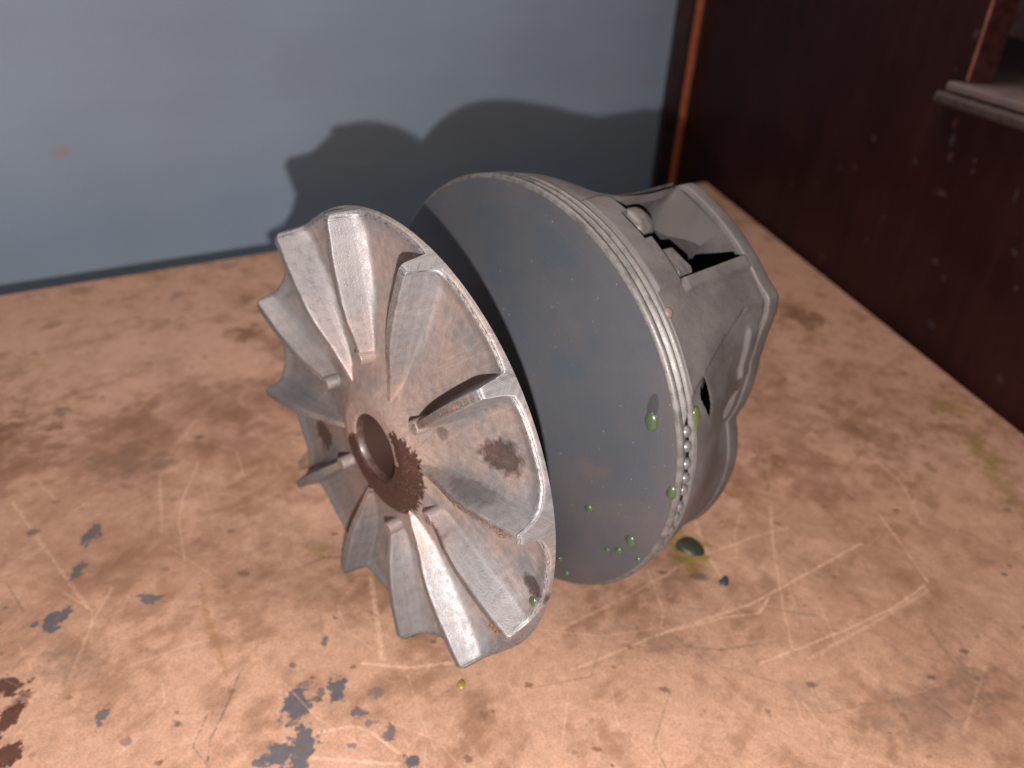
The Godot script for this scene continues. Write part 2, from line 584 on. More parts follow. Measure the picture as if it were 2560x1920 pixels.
	patch(Vector2(-0.082, -0.238), 0.0032, 0.0025, paint, 0.60)
	patch(Vector2(-0.207, -0.227), 0.0118, 0.0059, red, 1.00)
	patch(Vector2(-0.198, -0.210), 0.0047, 0.0122, red, 1.00)
	patch(Vector2(-0.189, -0.195), 0.0060, 0.0072, red, 1.00)
	patch(Vector2(-0.197, -0.219), 0.0037, 0.0076, red, 0.60)
	blot(Vector2(-0.215, -0.568), 0.0121, 0.0125, brown, 0.80)
	blot(Vector2(-0.377, -0.627), 0.0097, 0.0104, brown, 0.50)
	blot(Vector2(-0.235, -0.630), 0.0062, 0.0118, brown, 0.70)
	blot(Vector2(-0.210, -0.456), 0.0331, 0.0274, brown, 0.45)
	blot(Vector2(-0.232, -0.413), 0.0335, 0.0271, brown, 0.42)
	blot(Vector2(-0.227, -0.389), 0.0187, 0.0130, grime, 0.45)
	blot(Vector2(-0.171, -0.479), 0.0221, 0.0257, brown, 0.50)
	blot(Vector2(-0.290, -0.382), 0.0209, 0.0255, brown, 0.60)
	blot(Vector2(-0.317, -0.414), 0.0071, 0.0173, brown, 0.80)
	blot(Vector2(-0.170, -0.411), 0.0169, 0.0182, brown, 0.40)
	blot(Vector2(-0.295, -0.439), 0.0040, 0.0061, grime, 0.60)
	blot(Vector2(-0.289, -0.422), 0.0050, 0.0046, brown, 0.80)
	blot(Vector2(-0.238, -0.388), 0.0240, 0.0200, brown, 0.40)
	blot(Vector2(0.260, -0.672), 0.0179, 0.0193, brown, 0.80)
	blot(Vector2(0.248, -0.698), 0.0184, 0.0182, brown, 0.40)
	blot(Vector2(0.251, -0.503), 0.0178, 0.0153, brown, 0.40)
	blot(Vector2(0.195, -0.565), 0.0192, 0.0485, brown, 0.40)
	blot(Vector2(0.175, -0.440), 0.0095, 0.0090, brown, 0.70)
	blot(Vector2(0.253, -0.479), 0.0171, 0.0130, brown, 0.35)
	blot(Vector2(0.147, -0.423), 0.0153, 0.0314, brown, 0.40)
	blot(Vector2(0.332, -0.526), 0.0127, 0.0108, moss, 0.50)
	blot(Vector2(0.327, -0.465), 0.0081, 0.0196, moss, 0.55)
	blot(Vector2(0.320, -0.427), 0.0064, 0.0233, moss, 0.50)
	blot(Vector2(-0.096, -0.324), 0.0058, 0.0051, moss, 0.45)
	blot(Vector2(0.105, -0.344), 0.0110, 0.0117, moss, 0.80)
	blot(Vector2(-0.348, -0.495), 0.0125, 0.0177, moss, 0.25)
	blot(Vector2(0.313, -0.498), 0.0050, 0.0057, brown, 0.50)
	blot(Vector2(0.280, -0.443), 0.0032, 0.0048, grime, 0.50)
	blot(Vector2(0.195, -0.246), 0.0130, 0.0136, grime, 0.35)
	blot(Vector2(0.172, -0.239), 0.0085, 0.0062, grime, 0.30)
	blot(Vector2(0.085, -0.276), 0.0113, 0.0059, grime, 0.30)
	blot(Vector2(-0.188, -0.242), 0.0119, 0.0083, grime, 0.30)
	blot(Vector2(-0.130, -0.284), 0.0133, 0.0095, brown, 0.30)
	blot(Vector2(-0.087, -0.294), 0.0183, 0.0129, brown, 0.25)
	blot(Vector2(-0.042, -0.308), 0.0142, 0.0135, brown, 0.25)
	blot(Vector2(-0.294, -0.628), 0.0038, 0.0100, grime, 0.40)
	blot(Vector2(-0.318, -0.677), 0.0080, 0.0135, brown, 0.30)
	blot(Vector2(-0.263, -0.507), 0.0194, 0.0145, brown, 0.25)
	blot(Vector2(-0.199, -0.317), 0.0281, 0.0228, brown, 0.25)
	blot(Vector2(0.222, -0.263), 0.0090, 0.0120, grime, 0.40)
	blot(Vector2(0.145, -0.252), 0.0130, 0.0081, grime, 0.20)
	blot(Vector2(-0.129, -0.214), 0.0017, 0.0016, grime, 0.80)
	blot(Vector2(0.036, -0.214), 0.0012, 0.0009, grime, 0.40)
	blot(Vector2(0.123, -0.240), 0.0010, 0.0023, grime, 0.50)
	blot(Vector2(-0.189, -0.556), 0.0106, 0.0112, brown, 0.50)
	blot(Vector2(-0.131, -0.386), 0.0109, 0.0140, brown, 0.40)

const CORNER := Vector3(0.25077, 0.0, -1.11748)
const SIDE := Vector3(0.18783637, 0.0, 0.98220033)      # along the right edge, towards the camera


func build_bench() -> void:
	var m := StandardMaterial3D.new()
	m.resource_name = "worn hardboard top"
	m.albedo_texture = paint_top()
	m.roughness = 0.56
	m.metallic_specular = 0.42
	m.heightmap_enabled = true
	m.heightmap_texture = tex(byte_noise(1024, 1024, 0.12, 4, 140), 1024, 1024, Image.FORMAT_L8)
	m.heightmap_scale = 0.03
	var far := -WALL_ALONG
	var a := CORNER
	var b := CORNER + far * 1.25
	var c := b + SIDE * 1.5
	var d := CORNER + SIDE * 1.5
	var st := new_tool()
	var round_ := 0.003
	var inner := [a + far * round_ + SIDE * round_, b - far * round_ + SIDE * round_, c - far * round_ - SIDE * round_, d + far * round_ - SIDE * round_]
	var outer := [a, b, c, d]
	for k in [0, 2, 1, 0, 3, 2]:
		var p: Vector3 = inner[k]
		st.set_normal(Vector3.UP)
		st.set_uv(Vector2((p.x - TX) / TW, (p.z - TZ) / TH))
		st.add_vertex(p)
	for k in 4:
		var p: Vector3 = outer[k]
		var q: Vector3 = outer[(k + 1) % 4]
		var pi: Vector3 = inner[k]
		var qi: Vector3 = inner[(k + 1) % 4]
		var low := Vector3(0, -0.003, 0)
		var bot := Vector3(0, -0.028, 0)
		for f in [[pi, qi, q + low, p + low], [p + low, q + low, q + bot, p + bot]]:
			var n: Vector3 = (f[2] - f[1]).cross(f[1] - f[0]).normalized()
			if n.y < -0.1 or n.dot(p - (a + c) * 0.5) < 0.0:
				n = -n
			var ccw: bool = (f[1] - f[0]).cross(f[2] - f[0]).dot(n) > 0.0
			for j in ([0, 2, 1, 0, 3, 2] if ccw else [0, 1, 2, 0, 2, 3]):
				st.set_normal(n)
				st.set_uv(Vector2((f[j].x - TX) / TW, (f[j].z - TZ) / TH))
				st.add_vertex(f[j])
	quad(st, a + Vector3(0, -0.028, 0), b + Vector3(0, -0.028, 0), c + Vector3(0, -0.028, 0), d + Vector3(0, -0.028, 0))
	var o := put("tabletop", st.commit(), m, self)
	o.set_meta("kind", "structure")
	o.set_meta("label", "worn orange-brown tabletop with scratches, stains and grey paint splashes")


# ---------- the cabinet on the right ----------
const PANEL_AT := Vector3(0.2552, 0.0, -1.0943)
const PANEL_OUT := Vector3(-0.98220033, 0.0, 0.18783637)


func panel_point(e: float, y: float, out: float) -> Vector3:
	return PANEL_AT + SIDE * e + Vector3(0, y, 0) + PANEL_OUT * (out - 0.004)


func panel_box(st: SurfaceTool, e0: float, e1: float, y0: float, y1: float, o0: float, o1: float, c := 0.0015) -> void:
	bevel_box(st, panel_point((e0 + e1) * 0.5, (y0 + y1) * 0.5, (o0 + o1) * 0.5), Vector3((e1 - e0) * 0.5, (y1 - y0) * 0.5, (o1 - o0) * 0.5), Basis(SIDE, Vector3.UP, PANEL_OUT), c)


func build_cabinet() -> void:
	var cab := Node3D.new()
	cab.name = "cabinet"
	add_child(cab)
	cab.set_meta("label", "dark red-brown wooden cabinet with a chipped side standing along the right of the table")
	cab.set_meta("category", "cabinet")
	var w := 720
	var h := 400
	var big := byte_noise(w, h, 0.008, 4, 61)
	var streak := byte_noise(w, h, 0.05, 3, 62)
	var fine := byte_noise(w, h, 0.35, 2, 63)
	var lut := srgb_table()
	var buf := PackedFloat32Array()
	buf.resize(w * h * 3)
	for y in h:
		for x in w:
			var i := y * w + x
			var g := 1.0 + (big[i] / 255.0 - 0.5) * 0.5 + (streak[(y / 8) * w + x] / 255.0 - 0.5) * 0.35 + (fine[i] / 255.0 - 0.5) * 0.3
			buf[i * 3] = 0.0205 * g
			buf[i * 3 + 1] = 0.0064 * g
			buf[i * 3 + 2] = 0.0060 * g
	var chips := [[0.42, 0.243, 3.0, 5.0], [0.327, 0.142, 3.4, 3.4], [0.395, 0.138, 4.0, 2.4], [0.44, 0.124, 8.0, 2.4], [0.309, 0.11, 2.2, 3.0], [0.285, 0.104, 2.2, 3.4], [0.467, 0.149, 2.4, 2.4], [0.429, 0.178, 2.6, 4.6], [0.432, 0.165, 3.4, 5.6], [0.436, 0.153, 3.0, 4.6], [0.464, 0.157, 3.2, 2.2], [0.535, 0.109, 4.0, 2.2], [0.459, 0.072, 5.0, 2.0], [0.475, 0.064, 2.2, 2.8], [0.48, 0.024, 4.0, 3.0], [0.567, 0.02, 3.8, 3.0], [0.295, 0.012, 3.2, 2.4], [0.517, 0.146, 1.8, 6.0], [0.195, 0.062, 2.6, 2.0], [0.375, 0.082, 2.2, 2.0], [0.549, 0.087, 2.4, 3.0], [0.36, 0.055, 2.0, 2.6], [0.25, 0.075, 2.0, 1.6], [0.41, 0.215, 2.0, 2.0]]
	for n in chips.size() + 12:
		var c: Array = chips[n] if n < chips.size() else [rng.randf_range(0.1, 0.6), rng.randf_range(0.0, 0.28), rng.randf_range(0.7, 1.6), rng.randf_range(0.6, 1.6)]
		var col: Color = [Color(0.060, 0.030, 0.031), Color(0.066, 0.028, 0.024), Color(0.040, 0.030, 0.034)][n % 3]
		var k0 := 0.8 if n < chips.size() else 0.4
		for y in range(int((0.33 - c[1]) / 0.4 * h) - 12, int((0.33 - c[1]) / 0.4 * h) + 12):
			for x in range(int((c[0] + 0.1) / 0.8 * w) - 14, int((c[0] + 0.1) / 0.8 * w) + 14):
				if x < 0 or y < 0 or x >= w or y >= h:
					continue
				var e := -0.1 + 0.8 * (x + 0.5) / w
				var yy := 0.33 - 0.4 * (y + 0.5) / h
				var d := Vector2((e - c[0]) / (c[2] * 0.001), (yy - c[1]) / (c[3] * 0.001)).length() + noise_mid.get_noise_2d(e * 400.0, yy * 400.0) * 0.9
				var k := clampf((1.1 - d) / 0.5, 0.0, 1.0) * k0
				for j in 3:
					buf[(y * w + x) * 3 + j] = lerpf(buf[(y * w + x) * 3 + j], col[j], k)
	var out := PackedByteArray()
	out.resize(w * h * 3)
	for i in w * h * 3:
		out[i] = lut[int(clampf(buf[i], 0, 1) * 4095.0)]
	var m := StandardMaterial3D.new()
	m.resource_name = "dark red lacquer"
	m.albedo_texture = tex(out, w, h)
	m.roughness = 0.42
	m.metallic_specular = 0.2
	# the side panel: four boards' worth of one sheet round the niche
	var st := new_tool()
	var e_jamb := 0.4275
	var y_sill := 0.2055
	for r in [[-0.142, e_jamb, -0.75, 1.2], [e_jamb, 1.1, -0.75, y_sill - 0.0095], [e_jamb, 1.1, 0.62, 1.2], [0.9, 1.1, y_sill - 0.0095, 0.62]]:
		var p := [panel_point(r[0], r[2], 0), panel_point(r[1], r[2], 0), panel_point(r[1], r[3], 0), panel_point(r[0], r[3], 0)]
		var ev := [r[0], r[1], r[1], r[0]]
		var yv := [r[2], r[2], r[3], r[3]]
		var face: bool = (p[1] - p[0]).cross(p[2] - p[0]).dot(PANEL_OUT) > 0.0
		for k in ([0, 2, 1, 0, 3, 2] if face else [0, 1, 2, 0, 2, 3]):
			st.set_normal(PANEL_OUT)
			st.set_uv(Vector2((ev[k] + 0.1) / 0.8, (0.33 - yv[k]) / 0.4))
			st.add_vertex(p[k])
	put("side_panel", st.commit(), m, cab)
	var lacquer := mottled("lacquer", Color(0.015, 0.006, 0.006), Color(0.024, 0.009, 0.009), 0.2, 0.45, 0.0, 71)
	var worn := mottled("worn edge wood", Color(0.24, 0.050, 0.018), Color(0.34, 0.085, 0.030), 0.08, 0.5, 0.0, 73)
	# the back stile, proud of the panel: its near face is worn to bright wood
	st = new_tool()
	panel_box(st, -0.196, -0.1515, -0.75, 1.2, -0.02, 0.0110, 0.002)
	panel_box(st, -0.197, -0.1600, -0.75, 1.2, 0.0105, 0.0300, 0.002)
	put("stile", st.commit(), lacquer, cab)
	st = new_tool()
	panel_box(st, -0.1512, -0.1490, -0.75, 1.2, 0.0005, 0.0106, 0.0009)
	put("edge_strip", st.commit(), worn, cab)
	# the niche: jamb, worn arris, shelf with its nosing, back
	st = new_tool()
	panel_box(st, e_jamb - 0.50, e_jamb - 0.0115, y_sill - 0.005, y_sill + 0.0016, -0.349, -0.024, 0.001)
	panel_box(st, e_jamb - 0.50, 1.1, y_sill - 0.004, y_sill + 0.060, -0.372, -0.3512, 0.002)
	put("shelf_floor", st.commit(), mottled("dusty shelf floor", Color(0.105, 0.070, 0.076), Color(0.15, 0.098, 0.094), 0.12, 0.75, 0.0, 83, 0.5), cab)
	st = new_tool()
	panel_box(st, e_jamb - 0.018, e_jamb - 0.0002, y_sill - 0.006, 0.62, -0.023, -0.0006, 0.001)
	put("jamb", st.commit(), mottled("jamb lacquer", Color(0.022, 0.0055, 0.005), Color(0.036, 0.009, 0.007), 0.06, 0.4, 0.0, 75), cab)
	st = new_tool()
	for k in 40:                                                                          # a chipped arris, thicker here and thinner there
		var y0 := y_sill + 0.004 + k * 0.0105
		var t := 0.0016 + 0.0009 * noise_mid.get_noise_1d(k * 0.7)
		panel_box(st, e_jamb - t, e_jamb + 0.0006, y0, y0 + 0.0105, -t, 0.0007, 0.0004)
	put("jamb_edge", st.commit(), mottled("chipped arris", Color(0.11, 0.026, 0.017), Color(0.21, 0.06, 0.045), 0.03, 0.5, 0.0, 77), cab)
	st = new_tool()
	panel_box(st, e_jamb - 0.011, 1.0, y_sill - 0.005, y_sill + 0.002, -0.35, 0.010, 0.0018)
	put("shelf", st.commit(), mottled("dusty shelf", Color(0.075, 0.050, 0.054), Color(0.11, 0.072, 0.068), 0.12, 0.75, 0.0, 79, 0.5, 0.01, Color(0.03, 0.02, 0.02)), cab)
	st = new_tool()
	panel_box(st, e_jamb - 0.018, 1.0, y_sill - 0.0150, y_sill - 0.0062, -0.0, 0.0135, 0.0025)
	put("shelf_nosing", st.commit(), mottled("nosing", Color(0.028, 0.018, 0.018), Color(0.055, 0.033, 0.03), 0.05, 0.55, 0.0, 81), cab)
	st = new_tool()
	panel_box(st, e_jamb - 0.50, 1.1, y_sill + 0.082, 0.64, -0.38, -0.353, 0.001)
	panel_box(st, e_jamb - 0.52, e_jamb - 0.5, y_sill - 0.02, 0.64, -0.38, -0.024, 0.001)
	panel_box(st, e_jamb - 0.52, 1.1, 0.645, 0.665, -0.38, -0.006, 0.001)
	put("niche_back", st.commit(), plain("dark niche", Color(0.075, 0.064, 0.058), 0.7), cab)
	st = new_tool()
	panel_box(st, e_jamb - 0.50, 1.1, y_sill + 0.05, y_sill + 0.09, -0.40, -0.3815, 0.001)
	put("niche_gap", st.commit(), plain("dark gap", Color(0.006, 0.006, 0.006), 0.8), cab)


# ---------- the clutch ----------
# In the clutch's own frame z runs along the axis towards the fan, x to the right and y up; the axis lies R0H above its base.
const FLOOR_R := [0.0150, 0.0160, 0.0168, 0.0216, 0.0230, 0.0255, 0.0290, 0.0340, 0.0400, 0.0480, 0.0580, 0.0700, 0.0830, 0.0920, 0.0957, 0.0972, 0.0982, 0.0992]
const FLOOR_Z := [0.0110, 0.0118, 0.0119, 0.0119, 0.0116, 0.0107, 0.0092, 0.0074, 0.0057, 0.0041, 0.0027, 0.0015, 0.0009, 0.0011, 0.0021, 0.0027, 0.0028, 0.0020]
const TOP_R := [0.030, 0.036, 0.042, 0.048, 0.056, 0.066, 0.080, 0.0965, 0.0982, 0.0992]
const TOP_Z := [0.0093, 0.0102, 0.0112, 0.0124, 0.0142, 0.0156, 0.0162, 0.0157, 0.0155, 0.0148]


func table_at(rs: Array, zs: Array, r: float) -> float:
	if r <= rs[0]:
		return zs[0]
	for i in rs.size() - 1:
		if r <= rs[i + 1]:
			var t: float = (r - rs[i]) / (rs[i + 1] - rs[i])
			var h: float = rs[i + 1] - rs[i]
			var m0: float = slope_at(rs, zs, i) * h
			var m1: float = slope_at(rs, zs, i + 1) * h
			var t2 := t * t
			var t3 := t2 * t
			return (2.0 * t3 - 3.0 * t2 + 1.0) * zs[i] + (t3 - 2.0 * t2 + t) * m0 + (3.0 * t2 - 2.0 * t3) * zs[i + 1] + (t3 - t2) * m1
	return zs[-1]


func slope_at(rs: Array, zs: Array, i: int) -> float:
	if i == 0 or i == rs.size() - 1:
		return 0.0
	var a: float = (zs[i] - zs[i - 1]) / (rs[i] - rs[i - 1])
	var b: float = (zs[i + 1] - zs[i]) / (rs[i + 1] - rs[i])
	return 0.0 if a * b <= 0.0 else 2.0 * a * b / (a + b)


func soft_max(a: float, b: float, k: float) -> float:
	var h := maxf(k - absf(a - b), 0.0) / k
	return maxf(a, b) + h * h * k * 0.25


func soft_min(a: float, b: float, k: float) -> float:
	return -soft_max(-a, -b, k)


# height of the cast fan face over the rim plane
func fan_height(r: float, ang: float) -> float:
	var f := table_at(FLOOR_R, FLOOR_Z, r)
	if r < 0.0245:
		return f
	var i := roundi((FIN_ZERO - rad_to_deg(ang)) / 30.0)
	var d := r * sin(ang - deg_to_rad(FIN_ZERO - 30.0 * i))
	i = posmod(i, 12)
	var odd := i % 2 == 1
	f += 0.00018 * noise_mid.get_noise_2d(r * cos(ang) * 90.0, r * sin(ang) * 90.0)
	var near := clampf((r - 0.022) / 0.050, 0.12, 1.0)
	var top := table_at(TOP_R, TOP_Z, r) + 0.00025 * noise_mid.get_noise_2d(r * 130.0 + i * 7.7, i * 3.1)
	var half := 0.0011 + 0.0008 * near
	var wall := top
	var steep := i < 4 or i > 7
	if d > 0.0:
		wall = top - (d - half) * (8.5 if steep else 4.8)
	else:
		wall = top - (-d - half) * 6.0
	var h := soft_min(top, wall, 0.0009)
	h = soft_min(h, top - ((0.0425 if odd else 0.0300) - r) * (7.0 if odd else 2.5), 0.0008)
	# the foot of a flank sweeps out into the pocket floor in a scoop
	var scoop := (0.10 if steep else 0.52) if d > 0.0 else (0.12 if i < 4 else 0.50)
	var reach := minf(0.0165, r * 0.19)
	var x := clampf((absf(d) - half) / reach, 0.0, 1.0)
	f += maxf(0.0, top - f) * scoop * pow(1.0 - x, 2.1) * smooth(0.036 if not odd else 0.043, 0.062, r)
	return soft_max(f, h, ((0.0110 if steep else 0.0160) if d > 0.0 else 0.0150) * 0.6 * near)


func fan_normal(r: float, ang: float) -> Vector3:
	var e := 0.00012
	var dr := (fan_height(r + e, ang) - fan_height(r - e, ang)) / (2.0 * e)
	var dt := (fan_height(r, ang + e / r) - fan_height(r, ang - e / r)) / (2.0 * e)
	var er := Vector3(cos(ang), sin(ang), 0)
	var et := Vector3(-sin(ang), cos(ang), 0)
	return (Vector3(0, 0, 1) - er * dr - et * dt).normalized()


# where a point of the fan lies in the picture of its dust and marks
func fan_uv(p: Vector3) -> Vector2:
	return Vector2(p.x / 0.212 + 0.5, 0.5 - p.y / 0.212)


# the same point unrolled over the fin's flank, for the fine grain of the casting
func grain_uv(p: Vector3, fin: int, side: float) -> Vector2:
	var r := Vector2(p.x, p.y).length()
	var d := r * wrapf(atan2(p.y, p.x) - deg_to_rad(FIN_ZERO - 30.0 * fin), -PI, PI)
	return Vector2((d - side * p.z) / 0.045 + fin * 0.37, r / 0.045)


func fan_textures() -> Array:
	var n := 1280
	var big := byte_noise(n, n, 0.006, 4, 201)
	var mid := byte_noise(n, n, 0.03, 4, 202)
	var fine := byte_noise(n, n, 0.35, 3, 203)
	var pit := byte_noise(n, n, 0.13, 2, 204)
	var lut := srgb_table()
	var out := PackedByteArray()
	out.resize(n * n * 3)
	# wet and oily marks: angle, radius, half width in degrees, half length, darkness
	var marks := [[24.0, 0.077, 5.2, 0.0125, 0.8], [33.0, 0.047, 3.4, 0.0035, 0.55], [-22.0, 0.051, 6.0, 0.0055, 0.5], [-153.0, 0.073, 6.5, 0.010, 0.85], [-9.5, 0.0925, 2.3, 0.006, 0.8], [-32.0, 0.087, 1.6, 0.012, 0.4], [14.0, 0.066, 1.6, 0.014, 0.35]]
	for y in n:
		for x in n:
			var i := y * n + x
			var px := (x + 0.5) / n * 0.212 - 0.106
			var py := 0.106 - (y + 0.5) / n * 0.212
			var r := sqrt(px * px + py * py)
			if r > 0.104:
				out[i * 3] = 90
				out[i * 3 + 1] = 90
				out[i * 3 + 2] = 92
				continue
			var ang := atan2(py, px)
			var b := big[i] * 0.0039216
			var m := mid[i] * 0.0039216
			var f := fine[i] * 0.0039216
			var q := pit[i] * 0.0039216
			# brown dust, thicker near the hub and in the upper pockets
			var dust := clampf(0.64 + (b - 0.5) * 0.9 + (m - 0.5) * 0.4 - clampf((r - 0.05) * 9.0, 0.0, 0.4) + py * 1.6 + clampf((0.036 - r) * 40.0, 0.0, 0.5), 0.0, 1.0)
			var k := (FIN_ZERO - rad_to_deg(ang)) / 30.0
			var fin := roundi(k)
			var d := r * sin(ang - deg_to_rad(FIN_ZERO - 30.0 * fin))
			fin = posmod(fin, 12)
			# walls of the fins are rubbed clean along their upper edges
			var rub := (1.0 - smooth(0.0045, 0.0090, absf(d))) * clampf((r - 0.036) / 0.03, 0.0, 1.0)
			dust *= 1.0 - rub * 0.8
			var c := Color(0.195, 0.194, 0.204).lerp(Color(0.335, 0.256, 0.227), dust)
			var g := 1.0 + (f - 0.5) * 0.06 + (m - 0.5) * 0.10
			c = Color(c.r * g, c.g * g, c.b * g)
			# rust on the crests, mostly on the right-hand fins
			if r > 0.040 and r < 0.0955 and absf(d) < 0.0018:
				var rust: float = [0.15, 0.3, 0.45, 0.75, 0.9, 0.75, 0.35, 0.3, 0.25, 0.25, 0.25, 0.25][fin]
				rust *= clampf((0.0018 - absf(d)) / 0.0006, 0.0, 1.0)
				var s := clampf((q - 0.42) * 3.0 + (f - 0.5) * 2.2 + 0.25, 0.0, 1.0) * rust
				c = c.lerp(Color(0.155, 0.078, 0.044) if f > 0.5 else Color(0.06, 0.034, 0.024), s)
			# the outer lip is scuffed bright and dark
			if r > 0.0965:
				var s2 := clampf((r - 0.0965) / 0.0012, 0.0, 1.0)
				var streak := noise_fine.get_noise_2d(r * 2200.0, ang * 34.0)
				var col := Color(0.20, 0.205, 0.215) if streak > -0.08 else Color(0.035, 0.035, 0.038)
				c = c.lerp(col, s2 * clampf(absf(streak + 0.08) * 3.0, 0.0, 0.85))
			# oil round the bore: all of the lower hub, and a ragged tongue up its right side
			var rag := noise_mid.get_noise_2d(px * 330.0, py * 330.0) * 0.0035 + noise_fine.get_noise_2d(px * 500.0, py * 500.0) * 0.0009
			var deg := rad_to_deg(ang)
			var reach := 0.0
			if deg < 48.0 and deg > -175.0:
				reach = 0.0325 - clampf((deg - 14.0) / 34.0, 0.0, 1.0) * 0.010
				reach -= clampf((-deg - 140.0) / 35.0, 0.0, 1.0) * 0.014
			var wet := clampf((reach + rag - r) / 0.0016, 0.0, 1.0)
			if deg > 2.0 and deg < 48.0 and r < 0.0185 + rag * 0.4:
				wet *= 0.25
			for w in marks:
				var dd := Vector2(wrapf(deg - w[0], -180.0, 180.0) / w[2], (r - w[1]) / w[3]).length() + noise_mid.get_noise_2d(px * 210.0, py * 210.0) * 0.32
				wet = maxf(wet, clampf((1.1 - dd) / 0.35, 0.0, 1.0) * w[4])
			c = c.lerp(Color(c.r * 0.19, c.g * 0.125, c.b * 0.115), wet)
			if wet > 0.4 and q > 0.80:
				c = c.lerp(Color(0.26, 0.19, 0.14), 0.7)
			out[i * 3] = lut[int(clampf(c.r, 0.0, 1.0) * 4095.0)]
			out[i * 3 + 1] = lut[int(clampf(c.g, 0.0, 1.0) * 4095.0)]
			out[i * 3 + 2] = lut[int(clampf(c.b, 0.0, 1.0) * 4095.0)]
	return [tex(out, n, n), fan_grain()]


# fine sand-cast grain, tiled over the unrolled flanks: colour, roughness and relief
func fan_grain() -> Array:
	var n := 512
	var fine := byte_noise(n, n, 0.30, 3, 213, FastNoiseLite.TYPE_SIMPLEX_SMOOTH, true)
	var pit := byte_noise(n, n, 0.075, 3, 214, FastNoiseLite.TYPE_SIMPLEX_SMOOTH, true)
	var streak := byte_noise(n, 8, 0.11, 3, 216, FastNoiseLite.TYPE_SIMPLEX_SMOOTH, true)
	var broad := byte_noise(n, n, 0.018, 3, 215, FastNoiseLite.TYPE_SIMPLEX_SMOOTH, true)
	var lut := srgb_table()
	var out := PackedByteArray()
	out.resize(n * n * 3)
	var rough := PackedByteArray()
	rough.resize(n * n)
	var bump := PackedByteArray()
	bump.resize(n * n)
	for i in n * n:
		var f := fine[i] * 0.0039216
		var q := pit[i] * 0.0039216
		var b := broad[i] * 0.0039216
		var g := 0.84 + (f - 0.5) * 0.10 + (b - 0.5) * 0.10 + (streak[(i % n + int(b * 14.0)) % n] * 0.0039216 - 0.5) * 0.22
		var c := Color(g, g, g)
		if q > 0.76 and b > 0.52:
			c = c.lerp(Color(0.36, 0.28, 0.25), clampf((q - 0.76) * 6.0, 0.0, 0.6))
		elif q < 0.18 and b < 0.45:
			c = c.lerp(Color(1.0, 0.90, 0.82), clampf((0.24 - q) * 6.0, 0.0, 0.7))
		out[i * 3] = lut[int(clampf(c.r, 0.0, 1.0) * 4095.0)]
		out[i * 3 + 1] = lut[int(clampf(c.g, 0.0, 1.0) * 4095.0)]
		out[i * 3 + 2] = lut[int(clampf(c.b, 0.0, 1.0) * 4095.0)]
		rough[i] = int(clampf(0.53 + (f - 0.5) * 0.2 + (b - 0.5) * 0.3, 0.1, 1.0) * 255.0)
		bump[i] = int(clampf(f * 0.5 + (1.0 - clampf((q - 0.62) * 4.0, 0.0, 1.0)) * 0.5, 0.0, 1.0) * 255.0)
	return [tex(out, n, n), tex(rough, n, n, Image.FORMAT_L8), tex(bump, n, n, Image.FORMAT_L8)]


